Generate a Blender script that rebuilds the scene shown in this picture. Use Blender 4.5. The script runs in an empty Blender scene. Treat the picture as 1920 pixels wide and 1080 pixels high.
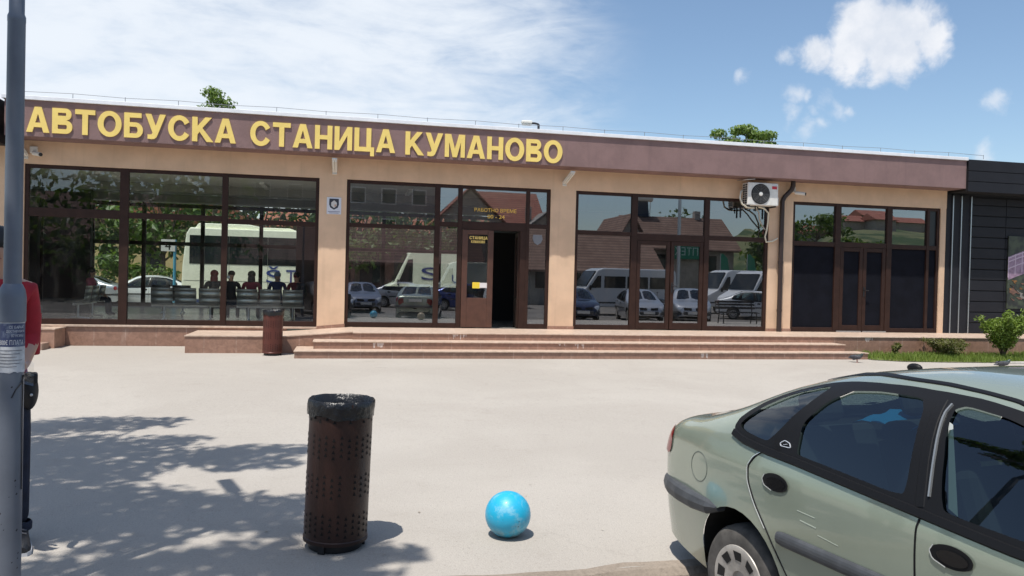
import bpy, bmesh, math, random
from mathutils import Vector, Matrix, noise
rad = math.radians
S = bpy.context.scene
COL = S.collection
# ------------------------------------------------------------------ camera
cam_d = bpy.data.cameras.new("camera"); cam = bpy.data.objects.new("camera", cam_d); COL.objects.link(cam)
yaw, pit, rol = rad(12.1), rad(-0.75), rad(1.39)
fw = Vector((math.sin(yaw)*math.cos(pit), math.cos(yaw)*math.cos(pit), math.sin(pit)))
rt = Vector((math.cos(yaw), -math.sin(yaw), 0)); up = rt.cross(fw)
rt2 = rt*math.cos(rol)+up*math.sin(rol); up2 = up*math.cos(rol)-rt*math.sin(rol)
M = Matrix((rt2, up2, -fw)).transposed().to_4x4(); M.translation = Vector((0, -17.5, 1.68))
cam.matrix_world = M
cam_d.sensor_width = 36.0; cam_d.lens = 36.0*1450/1920; cam_d.clip_end = 2000; cam_d.clip_start = .05
S.camera = cam
# ------------------------------------------------------------------ light
SUN = Vector((-.2124, -.251, .92)).normalized()
SUN_EL = math.asin(SUN.z); SUN_AZ = math.atan2(SUN.x, SUN.y)
sd = bpy.data.lights.new("sun", 'SUN'); sd.energy = 4.3; sd.angle = rad(.53); sd.color = (1, .955, .89)
so = bpy.data.objects.new("sun", sd); COL.objects.link(so); so.rotation_euler = SUN.to_track_quat('Z', 'Y').to_euler()
S.view_settings.view_transform = 'Standard'; S.view_settings.look = 'None'
S.view_settings.exposure = 0.32; S.view_settings.gamma = 1; S.view_settings.use_curve_mapping = False
S.cycles.max_bounces = 8; S.cycles.transparent_max_bounces = 16; S.cycles.use_denoising = True
S.cycles.sample_clamp_indirect = 6; S.cycles.caustics_reflective = False; S.cycles.caustics_refractive = False

class NT:
    """tiny node-tree writer"""
    def __init__(s, nt): s.t = nt; s.n = nt.nodes; s.l = nt.links
    def add(s, typ, **kw):
        n = s.n.new(typ)
        for k, v in kw.items(): setattr(n, k, v)
        return n
    def link(s, a, b): s.l.new(a, b)
    def setin(s, sock, v):
        if isinstance(v, bpy.types.NodeSocket): s.link(v, sock)
        else: sock.default_value = v
    def math(s, op, a, b=0.0, c=None, clamp=False):
        n = s.add('ShaderNodeMath', operation=op, use_clamp=clamp)
        s.setin(n.inputs[0], a); s.setin(n.inputs[1], b)
        if c is not None: s.setin(n.inputs[2], c)
        return n.outputs[0]
    def maprange(s, v, a, b, c=0.0, d=1.0, smooth=True):
        n = s.add('ShaderNodeMapRange', interpolation_type='SMOOTHSTEP' if smooth else 'LINEAR')
        s.setin(n.inputs['Value'], v)
        for k, x in zip(('From Min', 'From Max', 'To Min', 'To Max'), (a, b, c, d)): n.inputs[k].default_value = x
        return n.outputs[0]
    def noise(s, vec, scale, detail=4, rough=.55, dist=0.0):
        n = s.add('ShaderNodeTexNoise'); s.setin(n.inputs['Vector'], vec)
        n.inputs['Scale'].default_value = scale; n.inputs['Detail'].default_value = detail
        n.inputs['Roughness'].default_value = rough; n.inputs['Distortion'].default_value = dist
        return n.outputs['Fac']
    def mapping(s, vec, loc=(0,0,0), rot=(0,0,0), sc=(1,1,1)):
        n = s.add('ShaderNodeMapping'); s.setin(n.inputs['Vector'], vec)
        n.inputs['Location'].default_value = loc; n.inputs['Rotation'].default_value = rot; n.inputs['Scale'].default_value = sc
        return n.outputs[0]
    def mix(s, f, a, b, blend='MIX'):
        n = s.add('ShaderNodeMix', data_type='RGBA', blend_type=blend)
        s.setin(n.inputs[0], f); s.setin(n.inputs[6], c4(a)); s.setin(n.inputs[7], c4(b))
        return n.outputs[2]
def c4(c):
    if isinstance(c, (tuple, list)) and len(c) == 3: return (*c, 1.0)
    return c
# ------------------------------------------------------------------ sky with clouds (procedural, by direction)
def pixdir(u, v):
    d = rt2*((u-960)/1450) - up2*((v-540)/1450) + fw
    return d.normalized()
world = bpy.data.worlds.new("World"); S.world = world; world.use_nodes = True
w = NT(world.node_tree); w.n.clear()
out = w.add('ShaderNodeOutputWorld'); bg = w.add('ShaderNodeBackground'); w.link(bg.outputs[0], out.inputs[0])
sky = w.add('ShaderNodeTexSky', sky_type='NISHITA'); sky.sun_disc = False
sky.sun_elevation = SUN_EL; sky.sun_rotation = SUN_AZ; sky.altitude = 300; sky.air_density = 1.0; sky.dust_density = 1.2; sky.ozone_density = 1.5
tc = w.add('ShaderNodeTexCoord'); D = tc.outputs['Generated']
base = w.mix(1.0, sky.outputs[0], (1.22, 1.26, 1.24), 'MULTIPLY')
# cirrus veil: streaky noise, thick towards the left of the building, thin to the right
def dot(c):
    n = w.add('ShaderNodeVectorMath', operation='DOT_PRODUCT'); w.link(D, n.inputs[0]); n.inputs[1].default_value = c
    return n.outputs['Value']
sepd = w.add('ShaderNodeSeparateXYZ'); w.link(D, sepd.inputs[0])
streak = w.noise(w.mapping(D, rot=(0, rad(24), 0), sc=(2.0, 2.2, 8.0)), 2.3, 6, .6, .6)
streak2 = w.noise(w.mapping(D, rot=(0, rad(16), 0), sc=(3.2, 3.2, 9.0)), 4.5, 5, .6, .4)
veil_c = pixdir(330, 200)
veil = w.maprange(dot(veil_c), math.cos(rad(35)), math.cos(rad(4)))
wisps = w.math('ADD', w.math('MULTIPLY', streak, .65), w.math('MULTIPLY', streak2, .35))
cir = w.maprange(w.math('ADD', wisps, w.math('MULTIPLY', veil, .36)), .41, .95)
cir = w.math('MULTIPLY', cir, w.maprange(w.math('ADD', veil, w.maprange(sepd.outputs[1], .2, -.2, 0, .5)), 0, .35, .0, .9))
base = w.mix(cir, base, (7.3, 7.7, 8.2))
# cumulus puffs
def warp(scale, amp):
    nt_ = w.add('ShaderNodeTexNoise'); w.link(D, nt_.inputs['Vector']); nt_.inputs['Scale'].default_value = scale; nt_.inputs['Detail'].default_value = 5; nt_.inputs['Roughness'].default_value = .6
    s1 = w.add('ShaderNodeVectorMath', operation='SUBTRACT'); w.link(nt_.outputs['Color'], s1.inputs[0]); s1.inputs[1].default_value = (.5, .5, .5)
    s2 = w.add('ShaderNodeVectorMath', operation='SCALE'); w.link(s1.outputs[0], s2.inputs[0]); s2.inputs['Scale'].default_value = amp
    s3 = w.add('ShaderNodeVectorMath', operation='ADD'); w.link(D, s3.inputs[0]); w.link(s2.outputs[0], s3.inputs[1]); return s3.outputs[0]
def puffs(lst, nscale, namp, lo, hi, wscale, wamp):
    acc = None; DW = warp(wscale, wamp)
    for (u, v, r) in lst:
        n = w.add('ShaderNodeVectorMath', operation='DISTANCE'); w.link(DW, n.inputs[0]); n.inputs[1].default_value = pixdir(u, v)
        m = w.math('SUBTRACT', 1.0, w.math('DIVIDE', n.outputs['Value'], r/1450.0*.86))
        acc = m if acc is None else w.math('MAXIMUM', acc, m)
    nz = w.noise(D, nscale, 9, .62, .35)
    v = w.math('ADD', acc, w.math('MULTIPLY', w.math('SUBTRACT', nz, .5), namp))
    return w.maprange(v, lo, hi)
cum = puffs([(1615,62,84),(1660,72,84),(1580,98,80),(1538,95,60),(1700,66,70),(1640,108,62),(1590,122,46),(1742,88,48),(1690,104,58),(1620,30,50)], 16, 1.5, .08, .62, 9, .06)
small = puffs([(1466,110,32),(1391,148,26),(1480,178,34),(1500,184,24),(1545,196,40),(1570,204,34),(1524,212,26),(1510,246,36),(1535,240,30),(1475,222,34),(1868,186,30),(1850,284,30),(1590,200,24)], 30, 1.6, .15, 1.15, 16, .05)
shade = w.noise(D, 14, 5, .6)
ccol = w.mix(w.maprange(shade, .35, .65), (7.6, 7.7, 8.0), (6.0, 6.4, 7.1))
base = w.mix(w.math('MULTIPLY', cum, .93), base, ccol)
base = w.mix(w.math('MULTIPLY', small, .62), base, (6.9, 7.2, 7.7))
w.link(base, bg.inputs[0]); bg.inputs[1].default_value = .1

# ------------------------------------------------------------------ materials
MATS = {}
def pbr(name, col, rough=.6, metal=0.0, var=0.0, vscale=3.0, bump=0.0, bscale=60.0, spec=.5, col2=None, lo=.35, hi=.65, coat=0.0, det=5, streak=0.0):
    if name in MATS: return MATS[name]
    m = bpy.data.materials.new(name); m.use_nodes = True
    t = NT(m.node_tree); b = t.n['Principled BSDF']
    b.inputs['Base Color'].default_value = c4(col); b.inputs['Roughness'].default_value = rough; b.inputs['Metallic'].default_value = metal
    b.inputs['Specular IOR Level'].default_value = spec; b.inputs['Coat Weight'].default_value = coat; b.inputs['Coat Roughness'].default_value = .04
    tcn = t.add('ShaderNodeTexCoord'); o = tcn.outputs['Object']
    if var or col2:
        nz = t.noise(o, vscale, det, .6)
        c2 = col2 or tuple(c*(1-var) for c in col)
        c1 = col if col2 else tuple(min(1, c*(1+var*.6)) for c in col)
        cc = t.mix(t.maprange(nz, lo, hi), c1, c2)
        if streak:
            sk = t.noise(t.mapping(o, sc=(5.5, 5.5, .35)), 1.0, 6, .65, .3); cc = t.mix(t.maprange(sk, .52, .74, 0, streak), cc, tuple(c*.45 for c in col))
            sp_ = t.noise(o, 6, 6, .7); cc = t.mix(t.maprange(sp_, .60, .72, 0, streak*.8), cc, tuple(min(1, c*1.25) for c in col))
        t.link(cc, b.inputs['Base Color'])
    if bump:
        bn = t.add('ShaderNodeBump'); bn.inputs['Strength'].default_value = bump; bn.inputs['Distance'].default_value = .02
        t.link(t.noise(o, bscale, 4, .6), bn.inputs['Height']); t.link(bn.outputs[0], b.inputs['Normal'])
    MATS[name] = m; return m
def emis(name, col, st):
    if name in MATS: return MATS[name]
    m = bpy.data.materials.new(name); m.use_nodes = True; b = m.node_tree.nodes['Principled BSDF']
    b.inputs['Base Color'].default_value = c4(col); b.inputs['Emission Color'].default_value = c4(col); b.inputs['Emission Strength'].default_value = st
    MATS[name] = m; return m
def glass(name, tint, refl0, refl1, rough=0.0, bumpy=0.0):
    """single-sheet pane: transparent with a mirror on top, stronger at grazing angles"""
    if name in MATS: return MATS[name]
    m = bpy.data.materials.new(name); m.use_nodes = True; t = NT(m.node_tree); t.n.clear()
    o = t.add('ShaderNodeOutputMaterial'); tr = t.add('ShaderNodeBsdfTransparent'); gl = t.add('ShaderNodeBsdfGlossy'); mx = t.add('ShaderNodeMixShader')
    tr.inputs[0].default_value = c4(tint); gl.inputs['Roughness'].default_value = rough; gl.inputs['Color'].default_value = (.93, .95, 1, 1)
    lw = t.add('ShaderNodeLayerWeight'); lw.inputs[0].default_value = .35
    t.link(t.maprange(lw.outputs['Facing'], 0, 1, refl0, refl1, False), mx.inputs[0])
    if bumpy:
        tcn = t.add('ShaderNodeTexCoord'); bn = t.add('ShaderNodeBump'); bn.inputs['Strength'].default_value = bumpy; bn.inputs['Distance'].default_value = .01
        t.link(t.noise(tcn.outputs['Object'], .9, 1, .4), bn.inputs['Height']); t.link(bn.outputs[0], gl.inputs['Normal'])
    t.link(tr.outputs[0], mx.inputs[1]); t.link(gl.outputs[0], mx.inputs[2]); last = mx.outputs[0]
    if bumpy:   # a thin uneven film of dust and smears on the pane
        df = t.add('ShaderNodeBsdfDiffuse'); df.inputs[0].default_value = (.55, .53, .48, 1); m2 = t.add('ShaderNodeMixShader')
        nz = t.noise(t.mapping(tcn.outputs['Object'], sc=(1.2, 1.2, .5)), 2.2, 6, .68, .8); t.link(t.maprange(nz, .42, .72, .003, .034), m2.inputs[0])
        t.link(last, m2.inputs[1]); t.link(df.outputs[0], m2.inputs[2]); last = m2.outputs[0]
    t.link(last, o.inputs[0])
    MATS[name] = m; return m
def leafmat(name, c1, c2, trans=.35):
    if name in MATS: return MATS[name]
    m = bpy.data.materials.new(name); m.use_nodes = True; t = NT(m.node_tree); t.n.clear()
    o = t.add('ShaderNodeOutputMaterial'); g = t.add('ShaderNodeNewGeometry')
    cc = t.mix(g.outputs['Random Per Island'], c1, c2)
    p = t.add('ShaderNodeBsdfPrincipled'); p.inputs['Roughness'].default_value = .5; t.link(cc, p.inputs['Base Color'])
    tr = t.add('ShaderNodeBsdfTranslucent'); t.link(t.mix(.5, cc, (.25, .4, .03)), tr.inputs[0])
    mx = t.add('ShaderNodeMixShader'); mx.inputs[0].default_value = trans
    t.link(p.outputs[0], mx.inputs[1]); t.link(tr.outputs[0], mx.inputs[2]); t.link(mx.outputs[0], o.inputs[0])
    MATS[name] = m; return m
def tilemat(name, c1, c2, grout, w_, h_, axes='xz', rough=.45, gw=.006):
    """stone-look tiles with thin joints; axes picks which object axes span the tile plane"""
    if name in MATS: return MATS[name]
    m = bpy.data.materials.new(name); m.use_nodes = True; t = NT(m.node_tree); b = t.n['Principled BSDF']; b.inputs['Roughness'].default_value = rough
    tcn = t.add('ShaderNodeTexCoord'); sp = t.add('ShaderNodeSeparateXYZ'); t.link(tcn.outputs['Object'], sp.inputs[0])
    cb = t.add('ShaderNodeCombineXYZ'); ix = {'x': 0, 'y': 1, 'z': 2}
    t.link(sp.outputs[ix[axes[0]]], cb.inputs[0]); t.link(sp.outputs[ix[axes[1]]], cb.inputs[1])
    br = t.add('ShaderNodeTexBrick'); t.link(cb.outputs[0], br.inputs['Vector']); br.inputs['Scale'].default_value = 1
    br.inputs['Brick Width'].default_value = w_; br.inputs['Row Height'].default_value = h_; br.inputs['Mortar Size'].default_value = gw
    br.inputs['Mortar Smooth'].default_value = .2; br.offset = .5
    br.inputs['Color1'].default_value = c4(c1); br.inputs['Color2'].default_value = c4(c2); br.inputs['Mortar'].default_value = c4(grout)
    nz = t.noise(tcn.outputs['Object'], 9, 6, .7, .8)
    cc = t.mix(t.maprange(nz, .3, .7), br.outputs['Color'], tuple(x*.72 for x in c1)); 
    st = t.noise(t.mapping(tcn.outputs['Object'], sc=(1, 1, .25)), 2.1, 5, .65)
    cc = t.mix(t.maprange(st, .6, .78, 0, .35), cc, (.52, .44, .38)); t.link(cc, b.inputs['Base Color'])
    MATS[name] = m; return m

# ------------------------------------------------------------------ mesh helpers
class MB:
    def __init__(s): s.v = []; s.f = []; s.mi = []; s.cur = 0
    def add(s, vs, fs):
        n = len(s.v); s.v += [tuple(p) for p in vs]; s.f += [tuple(n+i for i in f) for f in fs]; s.mi += [s.cur]*len(fs); return s
    def quad(s, a, b, c, d): return s.add([a, b, c, d], [(0, 1, 2, 3)])
    def box(s, x0, x1, y0, y1, z0, z1, T=None):
        vs = [(x, y, z) for z in (z0, z1) for y in (y0, y1) for x in (x0, x1)]
        if T is not None: vs = [T @ Vector(p) for p in vs]
        return s.add(vs, [(0, 2, 3, 1), (4, 5, 7, 6), (0, 1, 5, 4), (2, 6, 7, 3), (0, 4, 6, 2), (1, 3, 7, 5)])
    def cyl(s, p0, p1, r0, r1=None, n=16, caps=True):
        r1 = r0 if r1 is None else r1
        p0 = Vector(p0); p1 = Vector(p1); a = (p1-p0).normalized(); q = a.to_track_quat('Z', 'Y')
        vs = []
        for p, r in ((p0, r0), (p1, r1)):
            for i in range(n):
                t = 2*math.pi*i/n; vs.append(p + q @ Vector((math.cos(t)*r, math.sin(t)*r, 0)))
        fs = [(i, (i+1) % n, n+(i+1) % n, n+i) for i in range(n)]
        if caps: fs += [tuple(reversed(range(n))), tuple(range(n, 2*n))]
        return s.add(vs, fs)
    def tube(s, pts, r, n=8, caps=True):
        pts = [Vector(p) for p in pts]; rs = r if isinstance(r, (list, tuple)) else [r]*len(pts)
        vs = []; q0 = None
        for i, p in enumerate(pts):
            d = (pts[min(i+1, len(pts)-1)]-pts[max(i-1, 0)]).normalized()
            if q0 is None: q0 = d.to_track_quat('Z', 'Y'); last = d
            else: q0 = last.rotation_difference(d) @ q0; last = d
            for k in range(n):
                t = 2*math.pi*k/n; vs.append(p + q0 @ Vector((math.cos(t)*rs[i], math.sin(t)*rs[i], 0)))
        fs = []
        for i in range(len(pts)-1):
            for k in range(n): fs.append((i*n+k, i*n+(k+1) % n, (i+1)*n+(k+1) % n, (i+1)*n+k))
        if caps: fs += [tuple(reversed(range(n))), tuple(range((len(pts)-1)*n, len(pts)*n))]
        return s.add(vs, fs)
    def lathe(s, prof, c=(0, 0, 0), n=32, T=None):
        vs = []
        for (r, z) in prof:
            for k in range(n):
                t = 2*math.pi*k/n; p = Vector((c[0]+math.cos(t)*r, c[1]+math.sin(t)*r, c[2]+z)); vs.append(T @ p if T is not None else p)
        fs = []
        for i in range(len(prof)-1):
            for k in range(n): fs.append((i*n+k, i*n+(k+1) % n, (i+1)*n+(k+1) % n, (i+1)*n+k))
        return s.add(vs, fs)
    def ball(s, c, r, n=24, m=14):
        if not isinstance(r, (tuple, list)): r = (r, r, r)
        vs = [(c[0], c[1], c[2]-r[2])]
        for i in range(1, m):
            ph = -math.pi/2+math.pi*i/m
            for k in range(n):
                t = 2*math.pi*k/n; vs.append((c[0]+math.cos(ph)*math.cos(t)*r[0], c[1]+math.cos(ph)*math.sin(t)*r[1], c[2]+math.sin(ph)*r[2]))
        vs.append((c[0], c[1], c[2]+r[2])); fs = [(0, 1+(k+1) % n, 1+k) for k in range(n)]
        for i in range(m-2):
            for k in range(n): a = 1+i*n; fs.append((a+k, a+(k+1) % n, a+n+(k+1) % n, a+n+k))
        a = 1+(m-2)*n; fs += [(a+k, a+(k+1) % n, len(vs)-1) for k in range(n)]
        return s.add(vs, fs)
    def prism(s, poly, d0, d1, axis='y'):
        def P(a, b, d): return {'y': (a, d, b), 'x': (d, a, b), 'z': (a, b, d)}[axis]
        n = len(poly); vs = [P(a, b, d0) for a, b in poly]+[P(a, b, d1) for a, b in poly]
        return s.add(vs, [tuple(range(n)), tuple(reversed(range(n, 2*n)))]+[(i, n+i, n+(i+1) % n, (i+1) % n) for i in range(n)])
    def build(s, name, mat, parent=None, world=False, smooth=None, bevel=0.0, fix=True):
        me = bpy.data.meshes.new(name); me.from_pydata(s.v, [], s.f)
        for m in (mat if isinstance(mat, (list, tuple)) else [mat]): me.materials.append(m)
        if any(s.mi): me.polygons.foreach_set('material_index', s.mi)
        if fix:
            bm = bmesh.new(); bm.from_mesh(me); bmesh.ops.recalc_face_normals(bm, faces=bm.faces); bm.to_mesh(me); bm.free()
        me.update()
        if smooth is not None:
            me.polygons.foreach_set('use_smooth', [True]*len(me.polygons)); me.set_sharp_from_angle(angle=rad(smooth))
        o = bpy.data.objects.new(name, me); COL.objects.link(o)
        if parent: setpar(o, parent, world)
        if bevel:
            b = o.modifiers.new('bevel', 'BEVEL'); b.width = bevel; b.segments = 2; b.limit_method = 'ANGLE'; b.angle_limit = rad(40)
        return o
def setpar(o, parent, world=False):
    o.parent = parent
    if world:
        m = Matrix.Identity(4); q = parent
        while q: m = q.matrix_parent_inverse @ q.matrix_basis @ m; q = q.parent
        o.matrix_parent_inverse = m.inverted()
def tag(o, label, cat, group=None, kind=None):
    if label: o['label'] = label
    if cat: o['category'] = cat
    if group: o['group'] = group
    if kind: o['kind'] = kind
    return o
def thing(name, label, cat, loc=(0, 0, 0), rz=0.0, group=None, rot=None, sc=None):
    o = bpy.data.objects.new(name, None); COL.objects.link(o); o.empty_display_size = .2
    o.location = loc; o.rotation_euler = rot or (0, 0, rz)
    if sc: o.scale = (sc, sc, sc)
    return tag(o, label, cat, group)
def struct(o): o['kind'] = 'structure'; return o
def copy_tree(o, parent=None):
    c = o.copy(); COL.objects.link(c)
    if parent: c.parent = parent; c.matrix_parent_inverse = o.matrix_parent_inverse.copy()
    for ch in list(o.children): copy_tree(ch, c)
    return c
def text_mesh(body, size, ext, bold=0.0, width=1.0, align='LEFT', spacing=1.0):
    cu = bpy.data.curves.new('t', 'FONT'); cu.body = body; cu.size = size; cu.extrude = ext; cu.offset = bold; cu.align_x = align; cu.space_character = spacing
    cu.resolution_u = 6
    ob = bpy.data.objects.new('t', cu); COL.objects.link(ob); dg = bpy.context.evaluated_depsgraph_get(); dg.update()
    me = bpy.data.meshes.new_from_object(ob.evaluated_get(dg)); bpy.data.objects.remove(ob); bpy.data.curves.remove(cu)
    for v in me.vertices: v.co.x *= width
    return me
def text_obj(name, body, mat, x, y, z, height, ext=.003, bold=0.0, fit=None, cap=False, parent=None, world=True, rotz=0.0, spacing=1.0, sx=1):
    """upright lettering facing -y at rotz 0; fit = exact total width"""
    me = text_mesh(body, 1.0, 0.0, bold, spacing=spacing)
    xs = [v.co.x for v in me.vertices]; ys = [v.co.y for v in me.vertices]; x0, x1, y0, y1 = min(xs), max(xs), min(ys), max(ys)
    if cap:
        mh = text_mesh('\u041d', 1.0, 0.0, bold); hy = [v.co.y for v in mh.vertices]; y0, y1 = min(hy), max(hy); bpy.data.meshes.remove(mh)
    sc = height/(y1-y0) if height else 1; wx = (fit/(x1-x0)) if fit else sc
    bm = bmesh.new(); bm.from_mesh(me)
    if ext:
        r = bmesh.ops.extrude_face_region(bm, geom=bm.faces[:]); 
        for v in [g for g in r['geom'] if isinstance(g, bmesh.types.BMVert)]: v.co.z += 1
    R_ = Matrix.Rotation(rotz, 4, 'Z')
    for v in bm.verts:
        p = Vector(((v.co.x-x0)*wx*sx, (-ext if v.co.z > .5 else 0), (v.co.y-y0)*sc)); v.co = R_ @ p + Vector((x, y, z))
    bmesh.ops.recalc_face_normals(bm, faces=bm.faces); bm.to_mesh(me); bm.free()
    me.materials.clear(); me.materials.append(mat)
    o = bpy.data.objects.new(name, me); COL.objects.link(o)
    if parent: setpar(o, parent, world)
    return o
# ------------------------------------------------------------------ shared materials
m_mauve = pbr('mauve_render', (.245, .155, .146), .85, var=.10, vscale=2.2, bump=.5, bscale=90, streak=.22)
m_peach = pbr('peach_render', (.725, .51, .345), .85, var=.09, vscale=1.3, bump=.45, bscale=110, streak=.16)
m_frame = pbr('brown_frame', (.036, .017, .012), .48, var=.15, vscale=5, spec=.25)
m_white = pbr('white_metal_edge', (.82, .83, .85), .35, var=.06, vscale=4)
m_riser = tilemat('riser_tile', (.335, .192, .135), (.385, .222, .158), (.50, .37, .30), .6, 2.0)
m_tread = tilemat('tread_tile', (.57, .43, .33), (.62, .48, .38), (.48, .38, .31), .6, .6, 'xy', gw=.004)
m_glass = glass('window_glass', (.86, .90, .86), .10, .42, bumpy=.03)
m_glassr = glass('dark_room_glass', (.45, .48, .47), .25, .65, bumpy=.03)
m_black = pbr('black_plastic', (.012, .012, .014), .45)
m_steel = pbr('brushed_steel', (.55, .56, .57), .35, 1.0)
m_offwhite = pbr('offwhite_plastic', (.72, .70, .65), .45, var=.08, vscale=6)
m_yellow = pbr('yellow_letters', (.90, .67, .19), .5, var=.05, vscale=3)
m_navy = pbr('navy_blind', (.006, .007, .012), .85, var=.2, vscale=3, spec=.15)
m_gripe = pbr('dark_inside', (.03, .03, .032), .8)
m_int = pbr('inside_wall', (.09, .088, .08), .8, var=.1)
m_ceil = pbr('inside_ceiling', (.72, .72, .68), .8)
m_ifloor = pbr('inside_floor', (.26, .25, .23), .25, var=.15)

bus_station = thing('bus_station', 'long single storey bus station with peach walls, mauve fascia and yellow Cyrillic sign', 'building', (4.4, 0, 0))
P = bus_station
def part(mb, name, mat, **k): return mb.build(name, mat, k.pop('parent', P), True, **k)
# walls and pillars
H0, H1, ZB = 3.77, 4.24, .5
part(MB().box(-6.60, 15.37, 0, .25, H0, H1), 'wall', m_peach)
part(MB().box(-9.5, -9.3, .26, 9, ZB, 4.89), 'side_wall', m_int)
part(MB().box(-9.5, -6.605, .255, 9.3, 4.895, 5.0), 'hall_roof', m_white)  # unseen slab added over the hall's left end to keep the sun out
part(MB().box(-9.3, -6.605, .255, .45, ZB, 4.89), 'side_wall', m_int)
part(MB().box(15.12, 15.37, .25, 9, ZB, 4.9), 'side_wall', m_int)
for x0, x1 in ((-6.60, -6.45), (-.62, -.03), (4.63, 5.24), (10.25, 10.91), (15.2, 15.36)):
    pl = part(MB().box(x0, x1, 0, .25, ZB, H0), 'pillar', m_peach)
    zb = .445 if x0 == -.62 else .5
    if x0 == -.62: part(MB().prism([(x0-.012, .43), (x1+.012, .5), (x1+.012, .575), (x0-.012, .515)], -.012, .2), 'skirting', m_riser, parent=pl)
    elif x1-x0 > .2: part(MB().box(x0-.012, x1+.012, -.012, .2, .5, .575), 'skirting', m_riser, parent=pl)
# fascia, soffit, roof
part(MB().box(-6.62, 15.44, -.55, .0-.002, H1, 4.955).box(-6.62, 15.44, 0, .2, H1+.001, 4.955), 'fascia', m_mauve, bevel=.008)
part(MB().box(-6.66, 15.46, -.59, 9.3, 4.956, 5.035), 'roof_edge', m_white, bevel=.006)
cw = MB(); cx = -6.4
random.seed(4)
xs = []
while cx < 16.8: xs.append(cx); cx += .95+random.random()*.15
for x in xs: cw.cyl((x, -.5, 5.03), (x, -.5, 5.14), .006, n=5)
cw.tube([(x, -.5, 5.13+(.012 if i % 2 else -.008)) for i, x in enumerate(xs)], .005, 5)
part(cw, 'conductor_wire', pbr('galvanised', (.25, .25, .26), .5, .6))
# lettering
def ell(cx, cy, rx, ry, a0, a1, n=20): return [(cx+rx*math.cos(rad(a0+(a1-a0)*i/n)), cy+ry*math.sin(rad(a0+(a1-a0)*i/n))) for i in range(n+1)]
def band(o, i): return [[o[k], o[k+1], i[k+1], i[k]] for k in range(len(o)-1)]
def stem(x0, x1, y0=0, y1=1): return [(x0, y0), (x1, y0), (x1, y1), (x0, y1)]
def bowl(x0, y0, y1, w_, t, tt):
    r = (y1-y0)/2; cxo = w_-r*.95; o = [(x0, y1), (cxo-.1, y1)]+ell(cxo, y0+r, w_-cxo, r, 90, -90, 14)+[(cxo-.1, y0), (x0, y0)]
    ri = r-tt; i_ = [(x0, y1-tt), (cxo-.1, y1-tt)]+ell(cxo, y0+r, w_-cxo-t, ri, 90, -90, 14)+[(cxo-.1, y0+tt), (x0, y0+tt)]
    return band(o, i_)
GL = {
 'Т': (.78, [stem(0, .78, .81, 1), stem(.28, .50, 0, .81)]),
 'Н': (.78, [stem(0, .22), stem(.56, .78), stem(.22, .56, .41, .59)]),
 'И': (.80, [stem(0, .22), stem(.58, .80), [(.22, 0), (.58, .64), (.58, 1), (.22, .36)]]),
 'Ц': (.90, [stem(0, .22, .19, 1), stem(.55, .77, .19, 1), stem(0, .73, 0, .19), [(.73, -.19), (.91, -.19), (.91, .19), (.73, .19)]]),
 'А': (.88, [[(0, 0), (.23, 0), (.44, .74), (.44, 1), (.31, 1)], [(.88, 0), (.57, 1), (.44, 1), (.44, .74), (.65, 0)], [(.287, .20), (.593, .20), (.542, .38), (.338, .38)]]),
 'К': (.84, [stem(0, .22), [(.22, .28), (.42, .56), (.80, 1), (.53, 1), (.22, .63)], [(.305, .40), (.42, .56), (.88, 0), (.60, 0)]]),
 'У': (.82, [[(0, 1), (.24, 1), (.42, .52), (.30, .24)], [(.58, 1), (.82, 1), (.52, .22), (.46, .08), (.38, .005), (.26, -.02), (.10, 0), (.10, .175), (.19, .165), (.26, .18), (.30, .24), (.42, .52)]]),
 'М': (.96, [stem(0, .20), stem(.76, .96), [(.20, 1), (.29, 1), (.48, .36), (.48, 0), (.38, 0), (.20, .66)], [(.76, 1), (.67, 1), (.48, .36), (.48, 0), (.58, 0), (.76, .66)]]),
 'О': (.94, band(ell(.47, .5, .47, .52, 0, 360, 40), ell(.47, .5, .24, .33, 0, 360, 40))),
 'С': (.88, band(ell(.46, .5, .46, .52, 30, 330, 30), ell(.46, .5, .235, .33, 26, 334, 30))),
 'Б': (.74, [stem(0, .22), stem(.22, .69, .81, 1)]+bowl(.22, 0, .62, .75, .21, .175)),
 'В': (.78, [stem(0, .22)]+bowl(.22, .53, 1, .74, .20, .175)+bowl(.22, 0, .53, .78, .21, .18)),
}
def word(txt, x0, x1, z0, cap, y, mat, parent, depth=.022, gap=.10):
    tot = sum(GL[c][0] for c in txt)+gap*(len(txt)-1); k = (x1-x0)/tot; x = x0
    for c in txt:
        w_, polys = GL[c]; mb = MB()
        for p in polys: mb.prism([(x+a*k, z0+b*cap) for a, b in p], y-depth, y, 'y')
        mb.build('letter', mat, parent, True); x += (w_+gap)*k
for wd, x0, x1, z0 in (('АВТОБУСКА', -6.22, -2.30, 4.325), ('СТАНИЦА', -2.02, .97, 4.315), ('КУМАНОВО', 1.19, 4.72, 4.30)):
    word(wd, x0, x1, z0, .50, -.553, m_yellow, P)
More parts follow.
